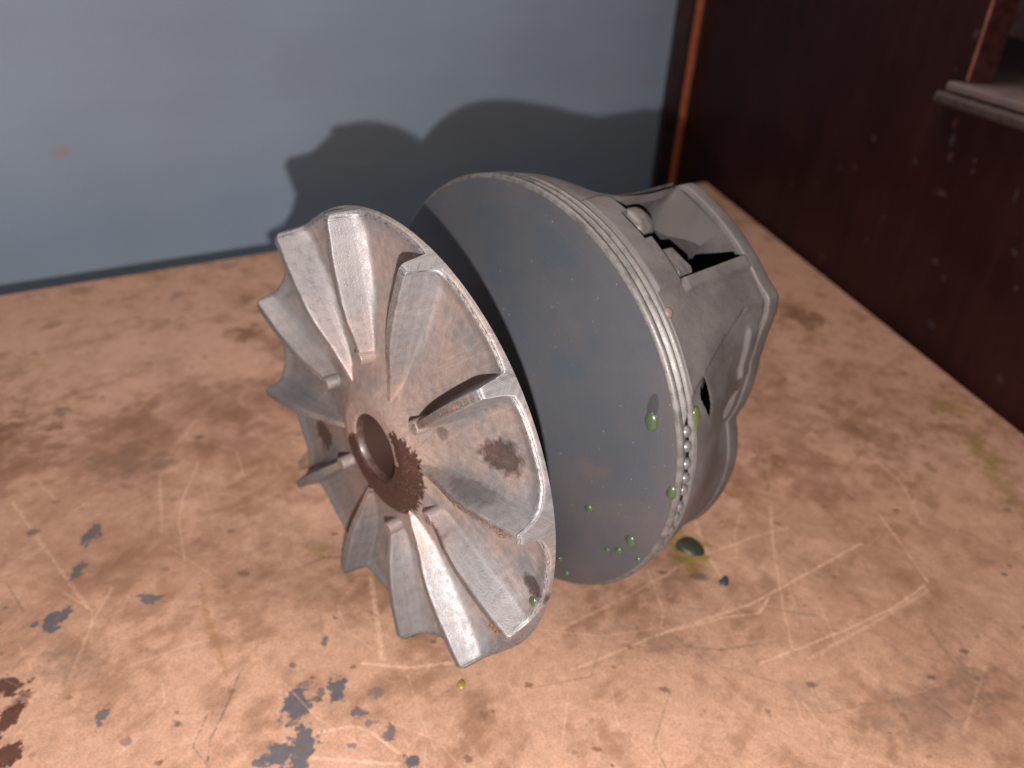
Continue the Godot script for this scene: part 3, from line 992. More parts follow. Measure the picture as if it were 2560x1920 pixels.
func build_fan(parent: Node3D) -> void:
	var maps := fan_textures()
	var cast := StandardMaterial3D.new()
	cast.resource_name = "dusty cast metal"
	cast.albedo_texture = maps[1][0]
	cast.roughness = 1.0
	cast.roughness_texture = maps[1][1]
	cast.roughness_texture_channel = BaseMaterial3D.TEXTURE_CHANNEL_RED
	cast.metallic = 0.5
	cast.heightmap_enabled = true
	cast.heightmap_texture = maps[1][2]
	cast.heightmap_scale = 0.012
	cast.detail_enabled = true
	cast.detail_albedo = maps[0]
	cast.detail_uv_layer = BaseMaterial3D.DETAIL_UV_2
	cast.detail_blend_mode = BaseMaterial3D.BLEND_MODE_MUL
	var rows := [0.0150, 0.0156, 0.0163, 0.0172, 0.0190, 0.0210, 0.0224, 0.0232, 0.0240, 0.0250, 0.0262, 0.0276, 0.0290, 0.0300, 0.0312, 0.0325, 0.0340, 0.0356, 0.0374, 0.0390, 0.0402, 0.0412, 0.0419, 0.0426, 0.0433, 0.0445, 0.0462, 0.0485, 0.051, 0.054, 0.0575, 0.061, 0.065, 0.069, 0.073, 0.077, 0.081, 0.085, 0.0885, 0.0912, 0.0930, 0.0945, 0.0956, 0.0965, 0.0973, 0.0979, 0.0984, 0.0988, 0.0992]
	var up_list := [0.0, 0.0007, 0.0011, 0.0014, 0.0017, 0.0021, 0.0027, 0.0036, 0.0048, 0.0063, 0.0080, 0.0100]
	var dn_list := [0.0007, 0.0011, 0.0014, 0.0017, 0.0020, 0.0024, 0.0029, 0.0036, 0.0048]
	var cols: Array = []                        # every column: [fin, side length in metres or a share of the rest]
	for i in range(11, -1, -1):
		for k in up_list.size():
			cols.append([i, 1, up_list[k], 0.0])
		for k in 5:
			cols.append([i, 1, 0.0100, (k + 1) / 6.0])
		for k in 5:
			cols.append([i - 1, -1, 0.0048, 1.0 - (k + 0.5) / 5.5])
		for k in range(dn_list.size() - 1, -1, -1):
			cols.append([i - 1, -1, dn_list[k], 0.0])
	var nc := cols.size()
	var pos: Array[PackedVector3Array] = []
	var nor: Array[PackedVector3Array] = []
	for r in rows:
		var a := PackedVector3Array()
		var b := PackedVector3Array()
		var half_arc: float = r * deg_to_rad(15.0)
		var s := minf(1.0, 0.62 * half_arc / 0.0100)
		for c in cols:
			var off: float = c[2] * s
			off += (half_arc - off) * c[3]
			var ang: float = deg_to_rad(FIN_ZERO - 30.0 * c[0]) + c[1] * off / r
			a.append(Vector3(r * cos(ang), r * sin(ang), fan_height(r, ang)))
			b.append(fan_normal(r, ang))
		pos.append(a)
		nor.append(b)
	var face := new_tool()
	var hub := new_tool()
	var fins: Array[SurfaceTool] = []
	for i in 12:
		fins.append(new_tool())
	for j in nc:
		var j2 := (j + 1) % nc
		var c: Array = cols[j]
		var c2: Array = cols[j2]
		var owner_ := -1
		if c[3] == 0.0 and c2[3] == 0.0:
			owner_ = posmod(c[0], 12)
		for k in rows.size():
			var st := face
			if rows[k] < 0.0262:
				st = hub
			elif owner_ >= 0 and rows[k] >= (0.0402 if owner_ % 2 == 1 else 0.0300):
				st = fins[owner_]
			var p: Array
			var n: Array
			if k < rows.size() - 1:
				p = [pos[k][j], pos[k + 1][j], pos[k + 1][j2], pos[k][j2]]
				n = [nor[k][j], nor[k + 1][j], nor[k + 1][j2], nor[k][j2]]
				fan_quad(st, p, n, c[0], c[1])
			else:                                       # the turned edge, down to the rim
				var a0: Vector3 = pos[k][j]
				var a1: Vector3 = pos[k][j2]
				var d0 := Vector3(a0.x, a0.y, 0).normalized()
				var d1 := Vector3(a1.x, a1.y, 0).normalized()
				var b0 := d0 * 0.0998 + Vector3(0, 0, maxf(a0.z - 0.0009, 0.0008))
				var b1 := d1 * 0.0998 + Vector3(0, 0, maxf(a1.z - 0.0009, 0.0008))
				var e0 := d0 * 0.1 + Vector3(0, 0, 0.0002)
				var e1 := d1 * 0.1 + Vector3(0, 0, 0.0002)
				fan_quad(st, [a0, b0, b1, a1], [(d0 + Vector3.BACK * 0.6).normalized(), d0, d1, (d1 + Vector3.BACK * 0.6).normalized()], c[0], c[1], 0.97)
				fan_quad(st, [b0, e0, e1, b1], [d0, d0, d1, d1], c[0], c[1], 0.97)
	var sheave := put("fan_sheave", face.commit(), cast, parent)
	put("hub", hub.commit(), cast, sheave)
	for i in 12:
		put("cooling_fin", fins[i].commit(), cast, sheave)
	# round bosses at the inner ends of every second fin
	for i in range(1, 12, 2):
		var st := new_tool()
		var ang := deg_to_rad(FIN_ZERO - 30.0 * i)
		var at := Vector3(0.0405 * cos(ang), 0.0405 * sin(ang), 0)
		var ring := 20
		for j in ring:
			var a0 := TAU * j / ring
			var a1 := TAU * (j + 1) / ring
			var q0 := Vector3(cos(a0), sin(a0), 0)
			var q1 := Vector3(cos(a1), sin(a1), 0)
			var z := 0.0122
			fan_quad(st, [at + q0 * 0.0034, at + q1 * 0.0034, at + q1 * 0.0031 + Vector3(0, 0, z - 0.0004), at + q0 * 0.0031 + Vector3(0, 0, z - 0.0004)], [q0, q1, q1, q0])
			fan_quad(st, [at + q0 * 0.0031 + Vector3(0, 0, z - 0.0004), at + q1 * 0.0031 + Vector3(0, 0, z - 0.0004), at + q1 * 0.0027 + Vector3(0, 0, z), at + q0 * 0.0027 + Vector3(0, 0, z)], [q0, q1, Vector3.BACK, Vector3.BACK])
			fan_quad(st, [at + q0 * 0.0027 + Vector3(0, 0, z), at + q1 * 0.0027 + Vector3(0, 0, z), at + Vector3(0, 0, z), at + Vector3(0, 0, z)], [Vector3.BACK, Vector3.BACK, Vector3.BACK, Vector3.BACK])
		put("fin_boss", st.commit(), cast, sheave)
	# the belt face behind
	var dark := mottled("belt face", Color(0.048, 0.049, 0.055), Color(0.075, 0.068, 0.068), 0.07, 0.42, 0.35, 221, 0.15)
	put("belt_face", lathe(PackedVector2Array([Vector2(0.0152, -0.0235), Vector2(0.024, -0.0205), Vector2(0.06, -0.0105), Vector2(0.0985, -0.0006), Vector2(0.1, 0.0002)]), 144), dark, sheave)
	# the bore: a rusty mouth and a bright reamed wall, with the stub of the shaft inside
	var rusty := mottled("rusty bore", Color(0.030, 0.017, 0.014), Color(0.055, 0.029, 0.023), 0.02, 0.5, 0.0, 223)
	var reamed := plain("reamed steel", Color(0.21, 0.125, 0.10), 0.2, 0.85)
	put("bore_mouth", lathe(PackedVector2Array([Vector2(0.0142, 0.0082), Vector2(0.0144, 0.0098), Vector2(0.0151, 0.0111)]), 72), rusty, sheave)
	put("bore", lathe(PackedVector2Array([Vector2(0.0142, -0.046), Vector2(0.0142, 0.0082)]), 96), reamed, sheave)
	put("bore_end", lathe(PackedVector2Array([Vector2(0.0, -0.054), Vector2(0.0125, -0.054), Vector2(0.0142, -0.046)]), 72), plain("greasy bore end", Color(0.03, 0.022, 0.02), 0.5), sheave)
	# burrs and rust flakes that hang from the tips of two fins
	var flake := mottled("rust flake", Color(0.07, 0.032, 0.016), Color(0.13, 0.07, 0.04), 0.004, 0.9, 0.0, 227)
	for f in [[4, 0.0895, -0.0016], [5, 0.0935, -0.0020], [5, 0.0905, -0.0014], [3, 0.083, 0.0004], [4, 0.0620, -0.0012]]:
		var st := new_tool()
		var ang: float = deg_to_rad(FIN_ZERO - 30.0 * f[0]) + f[2] / f[1]
		var base := Vector3(f[1] * cos(ang), f[1] * sin(ang), fan_height(f[1], deg_to_rad(FIN_ZERO - 30.0 * f[0])) - 0.0003)
		for k in 5:
			var q := base + Vector3(rng.randf_range(-1, 1), rng.randf_range(-1, 1), rng.randf_range(-0.4, 0.6)) * 0.0011
			bevel_box(st, q, Vector3(rng.randf_range(0.0003, 0.0008), rng.randf_range(0.0003, 0.0011), 0.0003), Basis.from_euler(Vector3(rng.randf() * 3.0, rng.randf() * 3.0, rng.randf() * 3.0)), 0.0001)
		put("rust_flake", st.commit(), flake, sheave)


func fan_quad(st: SurfaceTool, p: Array, n: Array, fin := 0, side := 1.0, inward := 1.0) -> void:
	for k in [0, 2, 1, 0, 3, 2]:
		var q: Vector3 = p[k]
		st.set_normal(n[k])
		st.set_uv(grain_uv(q, fin, side))
		st.set_uv2(fan_uv(q * inward))
		st.add_vertex(q)


# the worn rim: the middle rib is missing where the beads sit
func rib_shape(q: Vector2, a: float) -> Vector2:
	var deg := rad_to_deg(wrapf(a, -PI, PI))
	var z := q.y + SHEAVE_GAP
	if z < -0.0036 and z > -0.0078 and deg > -31.0 and deg < 19.0:
		q.x = lerpf(q.x, 0.0989, clampf(minf(deg + 31.0, 19.0 - deg) / 2.0, 0.0, 1.0))
	q.x += 0.00009 * noise_mid.get_noise_2d(cos(a) * 9.0 + z * 400.0, sin(a) * 9.0)
	return q


# the belt face's colour: faint turning rings, nicks, a rusty bloom, a wet run above the largest drop
func cone_texture() -> ImageTexture:
	var n := 1024
	var big := byte_noise(n, n, 0.004, 4, 241)
	var mid := byte_noise(n, n, 0.02, 4, 242)
	var fine := byte_noise(n, n, 0.3, 2, 244)
	var ring := byte_noise(n, 4, 0.14, 4, 245)
	var lut := srgb_table()
	var out := PackedByteArray()
	out.resize(n * n * 3)
	for y in n:
		for x in n:
			var i := y * n + x
			var px := (x + 0.5) / n * 0.212 - 0.106
			var py := 0.106 - (y + 0.5) / n * 0.212
			var r := sqrt(px * px + py * py)
			var b := big[i] * 0.0039216
			var m := mid[i] * 0.0039216
			var c := Color(0.057, 0.069, 0.087).lerp(Color(0.086, 0.081, 0.087), clampf((b - 0.5) * 0.8 + (m - 0.5) * 0.2 + 0.40 + clampf((r - 0.088) * 30.0, 0.0, 0.35), 0.0, 1.0))
			var g := 1.0 + (fine[i] * 0.0039216 - 0.5) * 0.14 + (ring[mini(n - 1, int(r * 9000.0))] * 0.0039216 - 0.5) * 0.10
			var d := Vector2((px - 0.0636) / 0.007, (py + 0.0067) / 0.006).length() + (m - 0.5) * 2.0
			c = c.lerp(Color(0.115, 0.082, 0.072), clampf(1.2 - d, 0.0, 1.0) * 0.45)
			var run := Vector2((px - 0.0850) / 0.0024, (py - 0.0345) / 0.0062).length()
			g *= 1.0 - 0.35 * clampf((1.05 - run) / 0.2, 0.0, 1.0)
			out[i * 3] = lut[int(clampf(c.r * g, 0.0, 1.0) * 4095.0)]
			out[i * 3 + 1] = lut[int(clampf(c.g * g, 0.0, 1.0) * 4095.0)]
			out[i * 3 + 2] = lut[int(clampf(c.b * g, 0.0, 1.0) * 4095.0)]
	var r2 := RandomNumberGenerator.new()
	r2.seed = 77
	for k in 260:                                             # nicks and grit
		var a := r2.randf() * TAU
		var r := sqrt(r2.randf()) * 0.1
		var x := int((r * cos(a) / 0.212 + 0.5) * n)
		var y := int((0.5 - r * sin(a) / 0.212) * n)
		var v := r2.randi_range(105, 190)
		var l := r2.randi_range(1, 3 if k % 9 else 6)
		var dx := r2.randf_range(-1.0, 1.0)
		for j in l:
			var xx := clampi(x + roundi(j * dx), 0, n - 1)
			var yy := clampi(y + j, 0, n - 1)
			for ch in 3:
				out[(yy * n + xx) * 3 + ch] = v
	return tex(out, n, n)


# ---- the movable sheave: its smooth belt face, and the ribbed rim
func build_sheave(parent: Node3D) -> void:
	var z0 := -SHEAVE_GAP
	var dark := StandardMaterial3D.new()
	dark.resource_name = "turned belt face"
	dark.albedo_texture = cone_texture()
	dark.roughness = 0.36
	dark.metallic = 0.4
	var prof := PackedVector2Array([Vector2(0.0140, z0 + 0.0250)])
	for k in 14:
		var r := 0.020 + 0.0785 * k / 13.0
		prof.append(Vector2(r, z0 + (REAR_R - r) * 0.262))
	prof.append(Vector2(0.1000, z0 + 0.0005))
	prof.reverse()
	var body := put("movable_sheave", lathe(prof, 180), dark, parent)
	var rim := mottled("scuffed rim", Color(0.052, 0.050, 0.049), Color(0.108, 0.103, 0.099), 0.03, 0.5, 0.18, 243, 0.45, 0.02, Color(0.32, 0.31, 0.30), 0.006)
	var ribs := PackedVector2Array([Vector2(0.1000, 0.0005), Vector2(0.1010, 0.0001), Vector2(0.1017, -0.0006), Vector2(0.1019, -0.0014), Vector2(0.1016, -0.0022), Vector2(0.1006, -0.0027), Vector2(0.0995, -0.0030), Vector2(0.0991, -0.0038), Vector2(0.0998, -0.0045), Vector2(0.1008, -0.0051), Vector2(0.1012, -0.0060), Vector2(0.1008, -0.0068), Vector2(0.0997, -0.0074), Vector2(0.0992, -0.0080), Vector2(0.1000, -0.0085), Vector2(0.1008, -0.0091), Vector2(0.1009, -0.0099), Vector2(0.1002, -0.0106), Vector2(0.0985, -0.0110)])
	for k in ribs.size():
		ribs[k].y += z0
	ribs.reverse()
	put("sheave_rim", lathe(ribs, 240, 50.0, true), rim, body)
	# the row of round balance beads in the groove, lower right
	var ball := SphereMesh.new()
	ball.radius = 0.0026
	ball.height = 0.0052
	ball.radial_segments = 20
	ball.rings = 12
	var bead_mat := mottled("bead metal", Color(0.095, 0.095, 0.10), Color(0.15, 0.146, 0.15), 0.01, 0.38, 0.4, 247, 0.6)
	for deg in [14.9, 11.2, 6.7, 2.8, -0.6, -5.8, -9.3, -14.0, -17.4, -21.0, -24.2, -27.6]:
		var a := deg_to_rad(deg)
		var o := put("rim_bead", ball, bead_mat, body)
		o.position = Vector3(0.0992 * cos(a), 0.0992 * sin(a), z0 - 0.0056)
	put("drive_shaft", lathe(PackedVector2Array([Vector2(0.0152, -0.052), Vector2(0.0152, -0.022)]), 48), mottled("shaft", Color(0.10, 0.10, 0.105), Color(0.16, 0.15, 0.15), 0.04, 0.35, 0.7, 249), parent)


# ---- the housing behind it: three towers with windows
func smooth(a: float, b: float, x: float) -> float:
	var t := clampf((x - a) / (b - a), 0.0, 1.0)
	return t * t * (3.0 - 2.0 * t)


# how far the flank beside a tower falls away, by the angle from the tower's middle
func tower_depth(ph: float, w: float) -> float:
	var knee := 37.0
	if w > 54.0 and w < 114.0:
		if ph < 19.0:
			return 0.0
		return 0.0190 * clampf((ph - 19.0) / 10.0, 0.0, 1.0) + 0.0055 * clampf((ph - 29.0) / 31.0, 0.0, 1.0)
	elif w > -66.0 and w < -6.0:
		knee = 47.0
	if ph < 19.0:
		return 0.0
	if ph < knee:
		return 0.0155 * (ph - 19.0) / (knee - 19.0)
	return 0.0155 + 0.0090 * clampf((ph - knee) / (60.0 - knee), 0.0, 1.0)


func housing_r(deg: float, z: float) -> float:
	var w := wrapf(deg, -126.0, 234.0)                        # towers at 54, -66 and 174
	var ph := absf(wrapf(deg - 54.0, -60.0, 60.0))
	var deep := tower_depth(ph - 1.5, w) * 0.25 + tower_depth(ph, w) * 0.5 + tower_depth(ph + 1.5, w) * 0.25
	var r := 0.0993 - deep * smooth(0.080, 0.138, -z)
	# the groove behind the ribbed rim
	r -= 0.0040 * smooth(-0.0782, -0.0772, z)
	var k := third(deg)                                      # angle within one third of the housing, -1 .. 119
	# the raised lip in front of the window
	r += 0.0013 * smooth(46.6, 47.6, k) * (1.0 - smooth(76.0, 77.0, k)) * smooth(-0.0935, -0.0928, z) * (1.0 - smooth(-0.0795, -0.0785, z))
	# the seam that runs from the slit up to the tower's corner, and the lower panel beyond it
	var t := (k - 25.0) / 9.8
	if t > -0.9 and t < 1.1:
		var line := -0.0882 - 0.032 * t
		var off := z - line
		r -= 0.0012 * exp(-pow(off / 0.0011, 2.0)) * smooth(-0.35, 0.1, t)
		if off < 0.0:
			r -= 0.0012 * smooth(0.0, 0.0016, -off) * (1.0 - smooth(0.9, 1.1, t)) * smooth(-0.9, -0.5, t)
	# the sill along the window's lower edge, and a shallow cast pocket in the valley
	r += 0.0013 * smooth(44.4, 45.0, k) * (1.0 - smooth(47.9, 48.3, k)) * smooth(-0.1375, -0.1365, z) * smooth(-0.0935, -0.0945, z)
	r -= 0.0042 * smooth(-5.0, -3.6, wrapf(k, -30.0, 90.0)) * (1.0 - smooth(9.5, 11.0, k)) * smooth(-0.1310, -0.1295, z) * smooth(-0.1080, -0.1095, z)
	# the upright rib by the cover's edge, and the steps low on the valley
	r += 0.0020 * smooth(15.0, 16.0, k) * (1.0 - smooth(29.0, 32.0, k)) * smooth(-0.1345, -0.1335, z) * (1.0 - smooth(-0.1265, -0.1253, z))
	return r + 0.00025 * noise_mid.get_noise_2d(cos(deg_to_rad(deg)) * 6.0 + z * 60.0, sin(deg_to_rad(deg)) * 6.0)


func third(deg: float) -> float:
	return wrapf(deg - 59.0, -60.0, 60.0) + 59.0


func housing_hole(deg: float, z: float) -> bool:
	var k := third(deg)
	if k > 48.0 and k < 74.0 and z < -0.0935 and z > -0.1375:
		return true
	if k > 60.0 and k < 69.0 and z < -0.0885 and z > -0.1:      # the notch behind the weight
		return true
	var u := (k - 20.0) / 6.4
	return absf(u) < 1.0 and 0.0040 * (1.0 - u * u) - absf(z + 0.0886 - 0.0006 * u) > 0.0


# a lump with rounded corners
func pebble(st: SurfaceTool, at: Vector3, h: Vector3, bas: Basis) -> void:
	var na := 24
	var nb := 14
	for i in nb:
		for j in na:
			var p := []
			var n := []
			for v in [[i, j], [i + 1, j], [i + 1, j + 1], [i, j + 1]]:
				var t: float = PI * (v[0] / float(nb) - 0.5)
				var a: float = TAU * v[1] / na
				var d := Vector3(cos(t) * cos(a), cos(t) * sin(a), sin(t))
				var k := pow(pow(absf(d.x), 3.2) + pow(absf(d.y), 3.2) + pow(absf(d.z), 3.2), -1.0 / 3.2)
				var q := d * k
				p.append(at + bas * (q * h))
				n.append((bas * Vector3(signf(q.x) * pow(absf(q.x), 2.2) / h.x, signf(q.y) * pow(absf(q.y), 2.2) / h.y, signf(q.z) * pow(absf(q.z), 2.2) / h.z)).normalized())
			var g: Vector3 = (p[2] - p[0]).cross(p[3] - p[1])
			if g.dot(n[0] + n[2]) < 0.0:
				quad_n(st, [p[0], p[3], p[2], p[1]], [n[0], n[3], n[2], n[1]])
			else:
				quad_n(st, p, n)


func build_housing(parent: Node3D) -> void:
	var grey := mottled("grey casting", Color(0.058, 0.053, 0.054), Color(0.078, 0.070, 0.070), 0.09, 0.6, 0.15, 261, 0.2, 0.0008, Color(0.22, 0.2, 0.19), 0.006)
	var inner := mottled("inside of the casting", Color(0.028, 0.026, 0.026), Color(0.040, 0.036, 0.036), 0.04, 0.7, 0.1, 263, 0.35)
	var step := 0.5
	var na := 720
	var zs := [-0.0760, -0.0770, -0.0774, -0.0778, -0.0783, -0.0787, -0.0791, -0.0796, -0.0804, -0.0812]
	var z := -0.0820
	while z > -0.0932:
		zs.append(z)
		z -= 0.0006
	zs.append(-0.0935)
	zs.append(-0.0885)
	z = -0.0955
	while z > -0.1366:
		zs.append(z)
		z -= 0.0008
	zs.append(-0.1375)
	zs.append(-0.1384)
	zs.sort()
	zs.reverse()
	var ring: Array[PackedVector3Array] = []
	for zz in zs:
		var row := PackedVector3Array()
		for j in na:
			var deg := j * step
			var a := deg_to_rad(deg)
			var r := housing_r(deg, zz)
			row.append(Vector3(r * cos(a), r * sin(a), zz))
		ring.append(row)
	var nrm: Array[PackedVector3Array] = []
	for i in zs.size():
		var row := PackedVector3Array()
		for j in na:
			var du := ring[i][(j + 1) % na] - ring[i][(j + na - 1) % na]
			var dz := ring[maxi(i - 1, 0)][j] - ring[mini(i + 1, zs.size() - 1)][j]
			row.append(du.cross(dz).normalized())
		nrm.append(row)
	var st := new_tool()
	for i in zs.size() - 1:
		for j in na:
			var j2 := (j + 1) % na
			if housing_hole((j + 0.5) * step, (zs[i] + zs[i + 1]) * 0.5):
				continue
			quad_n(st, [ring[i + 1][j], ring[i + 1][j2], ring[i][j2], ring[i][j]], [nrm[i + 1][j], nrm[i + 1][j2], nrm[i][j2], nrm[i][j]])
	# thickness at the edges of the openings
	for i in range(1, zs.size() - 2):
		for j in na:
			var here := housing_hole((j + 0.5) * step, (zs[i] + zs[i + 1]) * 0.5)
			if not here:
				continue
			var j2 := (j + 1) % na
			for e in [[i - 1, j, ring[i][j2], ring[i][j]], [i + 1, j, ring[i + 1][j], ring[i + 1][j2]], [i, (j + na - 1) % na, ring[i][j], ring[i + 1][j]], [i, j2, ring[i + 1][j2], ring[i][j2]]]:
				if housing_hole((e[1] + 0.5) * step, (zs[e[0]] + zs[e[0] + 1]) * 0.5):
					continue
				var p: Vector3 = e[2]
				var q: Vector3 = e[3]
				var thick := 0.96 if third((j + 0.5) * step) > 40.0 else 0.988
				var pi := Vector3(p.x * thick, p.y * thick, p.z)
				var qi := Vector3(q.x * thick, q.y * thick, q.z)
				quad(st, p, q, qi, pi)
	var house := put("housing", st.commit(), grey, parent)
	# inside each tower: side walls, the slanting back, and the weight with its pin, link and block
	for w in 3:
		var turn := 120.0 * w
		for s in [[74.0, 1.0], [48.0, -1.0]]:
			var wall := new_tool()
			var a := deg_to_rad(s[0] + turn)
			var er := Vector3(cos(a), sin(a), 0)
			var et: Vector3 = Vector3(-sin(a), cos(a), 0) * s[1]
			var p := [er * 0.0975 + Vector3(0, 0, -0.0935), er * 0.068 + Vector3(0, 0, -0.0935), er * 0.068 + Vector3(0, 0, -0.1375), er * 0.0975 + Vector3(0, 0, -0.1375)]
			for k in 4:
				p[k] += et * 0.0006
			if s[1] > 0.0:
				quad(wall, p[0], p[1], p[2], p[3])
			else:
				quad(wall, p[3], p[2], p[1], p[0])
			var o := []
			for k in 4:
				o.append(p[k] + et * 0.003)
			if s[1] > 0.0:
				quad(wall, o[3], o[2], o[1], o[0])
			else:
				quad(wall, o[0], o[1], o[2], o[3])
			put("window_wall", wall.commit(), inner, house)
		var back := new_tool()
		var n_ := 12
		for k in n_:
			var a0 := deg_to_rad(lerpf(57.0, 74.2, k / float(n_)) + turn)
			var a1 := deg_to_rad(lerpf(57.0, 74.2, (k + 1.0) / n_) + turn)
			var e0 := Vector3(cos(a0), sin(a0), 0)
			var e1 := Vector3(cos(a1), sin(a1), 0)
			var f0: float = 0.0835 + 0.004 * smooth(0.0, 0.5, absf(k / float(n_) - 0.55))
			var f1: float = 0.0835 + 0.004 * smooth(0.0, 0.5, absf((k + 1.0) / n_ - 0.55))
			var bk := 0.0978
			var z0 := lerpf(-0.1310, -0.1140, k / float(n_))
			var z1 := lerpf(-0.1310, -0.1140, (k + 1.0) / n_)
			quad(back, e0 * bk + Vector3(0, 0, -0.1372), e1 * bk + Vector3(0, 0, -0.1372), e1 * f1 + Vector3(0, 0, z1), e0 * f0 + Vector3(0, 0, z0))
			quad(back, e0 * f0 + Vector3(0, 0, z0), e1 * f1 + Vector3(0, 0, z1), e1 * (f1 - 0.012) + Vector3(0, 0, z1 - 0.004), e0 * (f0 - 0.012) + Vector3(0, 0, z0 - 0.004))
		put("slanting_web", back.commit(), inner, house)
		var weight := new_tool()
		var ang := deg_to_rad(67.3 + turn)
		var er := Vector3(cos(ang), sin(ang), 0)
		var et := Vector3(-sin(ang), cos(ang), 0)
		var bas := Basis(et, er, Vector3(0, 0, -1)).rotated(er, -0.12)
		pebble(weight, er * 0.0935 + Vector3(0, 0, -0.0990), Vector3(0.0076, 0.0056, 0.0060), bas)
		bevel_box(weight, er * 0.088 - et * 0.012 + Vector3(0, 0, -0.1010), Vector3(0.010, 0.0022, 0.0016), bas, 0.0006)
		bevel_box(weight, er * 0.0900 - et * 0.0235 + Vector3(0, 0, -0.1000), Vector3(0.0076, 0.0046, 0.0054), bas.rotated(er, 0.1), 0.0016)
		put("flyweight", weight.commit(), mottled("weight metal", Color(0.068, 0.063, 0.062), Color(0.09, 0.083, 0.08), 0.02, 0.5, 0.25, 267 + w), house)
		var pin := CylinderMesh.new()
		pin.top_radius = 0.0019
		pin.bottom_radius = 0.0019
		pin.height = 0.007
		var po := put("weight_pin", pin, plain("pin steel", Color(0.17, 0.165, 0.165), 0.4, 0.5), house)
		po.transform = Transform3D(Basis(et, Vector3(0, 0, 1), et.cross(Vector3(0, 0, 1))), er * 0.0940 + et * 0.0028 + Vector3(0, 0, -0.0930))
	# the rivet near the rim with its rust
	var rv := deg_to_rad(41.8)
	var rivet := SphereMesh.new()
	rivet.radius = 0.0024
	rivet.height = 0.0048
	var ro := put("rivet", rivet, mottled("rivet", Color(0.09, 0.065, 0.058), Color(0.17, 0.095, 0.072), 0.006, 0.6, 0.2, 271), house)
	ro.position = Vector3(0.0983 * cos(rv), 0.0983 * sin(rv), -0.0792)
	# the rear cover: a lobed plate with a rounded, slightly proud edge
	var cover := new_tool()
	var prof := [[-0.1360, -0.0014], [-0.1362, 0.0002], [-0.1366, 0.0008], [-0.1374, 0.0011], [-0.1420, 0.0009], [-0.1442, 0.0004], [-0.1453, -0.0006], [-0.1458, -0.0022]]
	var nb := 360
	var cring: Array[PackedVector3Array] = []
	for q in prof:
		var row := PackedVector3Array()
		for j in nb:
			var a := TAU * j / nb
			var deg := float(j) * 360.0 / nb
			var r: float = housing_r(deg, -0.1384) + q[1] + 0.0024 * exp(-pow((third(deg) - 33.5) / 5.0, 2.0))
			row.append(Vector3(r * cos(a), r * sin(a), q[0]))
		cring.append(row)
	for i in prof.size() - 1:
		for j in nb:
			var j2 := (j + 1) % nb
			var ns := []
			for v in [[i + 1, j], [i + 1, j2], [i, j2], [i, j]]:
				var du := cring[v[0]][(v[1] + 1) % nb] - cring[v[0]][(v[1] + nb - 1) % nb]
				var dz := cring[maxi(v[0] - 1, 0)][v[1]] - cring[mini(v[0] + 1, prof.size() - 1)][v[1]]
				ns.append(du.cross(dz).normalized())
			quad_n(cover, [cring[i + 1][j], cring[i + 1][j2], cring[i][j2], cring[i][j]], ns)
	var last := cring[prof.size() - 1]
	for j in nb:
		var j2 := (j + 1) % nb
		var c0 := last[j] * Vector3(0.3, 0.3, 1.0)
		var c1 := last[j2] * Vector3(0.3, 0.3, 1.0)
		quad(cover, last[j2], last[j], c0, c1)
		quad(cover, c1, c0, Vector3(0, 0, -0.1458), Vector3(0, 0, -0.1458))
	put("rear_cover", cover.commit(), grey, parent)


var clutch: Node3D


func build_clutch() -> void:
	clutch = Node3D.new()
	clutch.name = "drive_clutch"
	add_child(clutch)
	var u := Vector3(0.6782206867, 0.0, 0.7348582857)
	var w := Vector3(-0.0223126984, 0.9995389297, 0.0205929958)
	var a := Vector3(-0.7345194644, -0.0303632671, 0.6779079793)
	clutch.transform = Transform3D(Basis(u, w, a).orthonormalized(), Vector3(-0.04810134687, R0H, -0.28858266))
	tag(clutch, "dusty grey metal drive clutch with a finned fan wheel lying on the tabletop", "clutch")
	build_fan(clutch)
	build_sheave(clutch)
	build_housing(clutch)


# ---------- drops of green fluid ----------
func drop_point(i: int, j: int, ph: float, h: Vector3) -> Vector3:
	var t := PI * 0.5 * (1.0 - i / 10.0) - 0.025 * i
	var a := TAU * j / 20.0
	var ring := 1.0 + 0.10 * sin(a * 2.0 + ph) + 0.06 * sin(a * 3.0 + ph * 2.0)
	var p := Vector3(cos(t) * cos(a) * ring, cos(t) * sin(a) * ring, sin(t))
	p.x *= 1.0 - 0.22 * p.y
	return p * h


func drop_mesh(h: Vector3, seed_: int) -> ArrayMesh:
	var st := new_tool()
	var na := 20
	var nb := 10
	var rr := RandomNumberGenerator.new()
	rr.seed = seed_
	var ph := rr.randf() * TAU
	for i in nb:
		for j in na:
			var p := [drop_point(i, j, ph, h), drop_point(i + 1, j, ph, h), drop_point(i + 1, j + 1, ph, h), drop_point(i, j + 1, ph, h)]
			var n := []
			for q in p:
				n.append((Vector3(q.x / (h.x * h.x), q.y / (h.y * h.y), q.z / (h.z * h.z))).normalized())
			quad_n(st, p, n)
	return st.commit()


func liquid(called: String, c: Color) -> StandardMaterial3D:
	var m := plain(called, c, 0.3)
	m.clearcoat_enabled = true
	m.clearcoat = 0.2
	m.clearcoat_roughness = 0.1
	m.subsurf_scatter_enabled = true
	m.subsurf_scatter_strength = 0.25
	return m


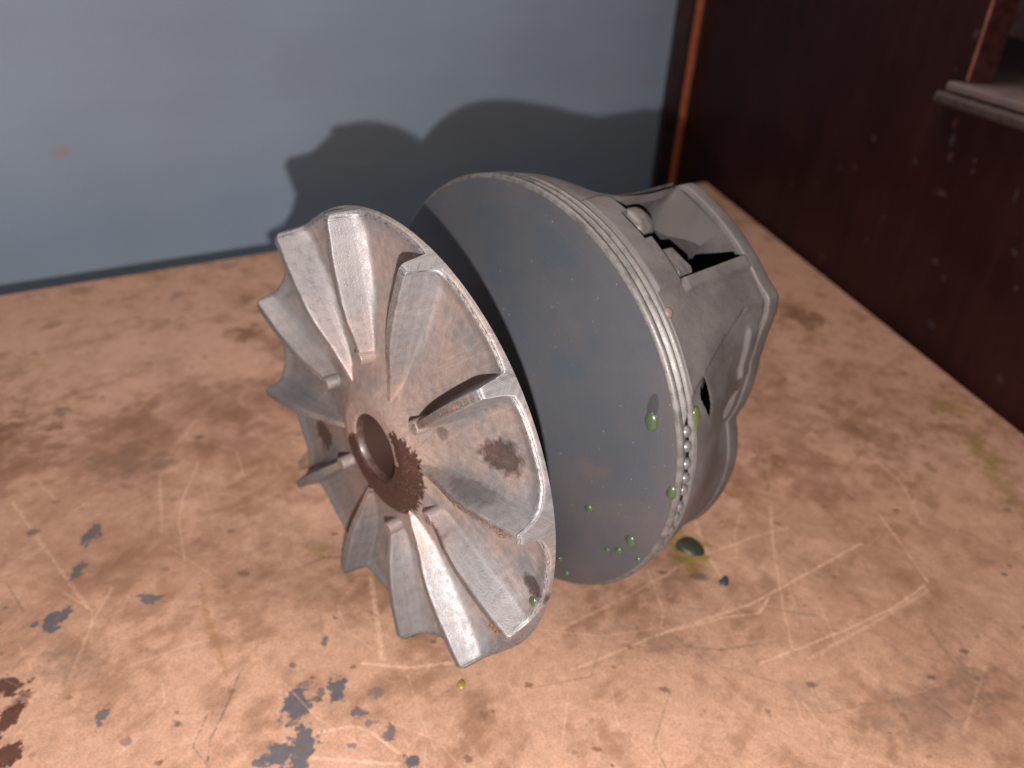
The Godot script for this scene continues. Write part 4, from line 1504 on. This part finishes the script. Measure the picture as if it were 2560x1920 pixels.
func build_drops() -> void:
	var green := liquid("green fluid", Color(0.032, 0.056, 0.026))
	var t := clutch.transform
	# on the belt face: angle, radius, half width, half height (mm), and what tells the drop apart
	var slope := 0.262
	var list := [
		[18.4, 0.0904, 2.2, 3.1, "large green drop high on the right of the dark belt face"],
		[-22.4, 0.0912, 2.0, 2.6, "round green drop low on the dark belt face, the lowest large one"],
		[-29.4, 0.0904, 1.4, 1.7, "small green drop just left of the low round drop on the belt face"],
		[-33.1, 0.0872, 1.1, 1.2, "tiny dark green drop third in the low row on the belt face"],
		[-22.9, 0.0691, 1.5, 1.6, "green drop by itself near the middle of the belt face's lower half"],
		[-59.7, 0.0954, 1.5, 1.7, "green drop at the bottom of the belt face beside the fan's rim"],
		[-58.7, 0.0860, 1.3, 1.3, "small green drop above the bottom drop, half behind the fan's rim"],
		[0.2, 0.0990, 1.7, 2.4, "pale green drop hanging on the belt face's outer edge beside the beads"],
		[-26.5, 0.0985, 1.1, 1.2, "small green drop on the belt face's outer edge beside the lowest beads"],
	]
	var n := 0
	for d in list:
		var a: float = deg_to_rad(d[0])
		var er := Vector3(cos(a), sin(a), 0)
		var nn := (Vector3(0, 0, 1) + er * slope).normalized()
		var up := (Vector3.UP - nn * nn.dot(Vector3.UP)).normalized()
		var o := put("green_drop", drop_mesh(Vector3(d[2], d[3], d[2] * 0.62) * 0.00132, 300 + n), green, self)
		o.transform = t * Transform3D(Basis(up.cross(nn), up, nn), er * d[1] + Vector3(0, 0, -SHEAVE_GAP + (REAR_R - d[1]) * slope))
		tag(o, d[4], "drop", "drops of green fluid on the clutch")
		n += 1
	# one on the fan, one squeezed behind the rim
	var a2 := deg_to_rad(-12.4)
	var nn2 := fan_normal(0.0955, a2)
	var up2 := (Vector3.UP - nn2 * nn2.dot(Vector3.UP)).normalized()
	var o2 := put("green_drop", drop_mesh(Vector3(1.7, 2.1, 1.0) * 0.001, 320), green, self)
	o2.transform = t * Transform3D(Basis(up2.cross(nn2), up2, nn2), Vector3(0.0955 * cos(a2), 0.0955 * sin(a2), fan_height(0.0955, a2)))
	tag(o2, "green drop on the fan wheel's face, near its lower right rim", "drop", "drops of green fluid on the clutch")
	var a3 := deg_to_rad(17.0)
	var e3 := Vector3(cos(a3), sin(a3), 0)
	var o3 := put("green_drop", drop_mesh(Vector3(2.2, 4.2, 1.0) * 0.001, 321), liquid("yellow-green fluid", Color(0.060, 0.075, 0.022)), self)
	o3.transform = t * Transform3D(Basis(Vector3(0, 0, 1), e3.cross(Vector3(0, 0, 1)) * -1.0, e3), e3 * housing_r(17.0, -0.0790) + Vector3(0, 0, -0.0790))
	tag(o3, "yellow-green smear of fluid on the housing just behind the ribbed rim", "drop", "drops of green fluid on the clutch")
	# on the tabletop
	var dark := liquid("dark fluid", Color(0.020, 0.026, 0.018))
	var p1 := put("puddle", drop_mesh(Vector3(7.2, 8.4, 1.3) * 0.001, 330), dark, self)
	p1.transform = Transform3D(Basis(Vector3.RIGHT, Vector3.FORWARD, Vector3.UP), Vector3(0.1053, 0.0, -0.348))
	tag(p1, "dark green puddle of fluid on the tabletop just right of the clutch", "puddle")
	var p2 := put("chip", drop_mesh(Vector3(2.6, 3.9, 0.8) * 0.001, 331), plain("dark chip", Color(0.022, 0.026, 0.034), 0.4), self)
	p2.transform = Transform3D(Basis(Vector3.RIGHT, Vector3.FORWARD, Vector3.UP).rotated(Vector3.UP, -0.5), Vector3(0.1196, 0.0, -0.3218))
	tag(p2, "small blue-black chip on the tabletop below the dark puddle", "chip")
	var p3 := put("yellow_drop", drop_mesh(Vector3(2.0, 2.4, 1.1) * 0.001, 332), liquid("yellow fluid", Color(0.19, 0.13, 0.02)), self)
	p3.transform = Transform3D(Basis(Vector3.RIGHT, Vector3.FORWARD, Vector3.UP), Vector3(-0.0134, 0.0, -0.244))
	tag(p3, "small yellow drop on the tabletop in front of the lowest fin", "drop")
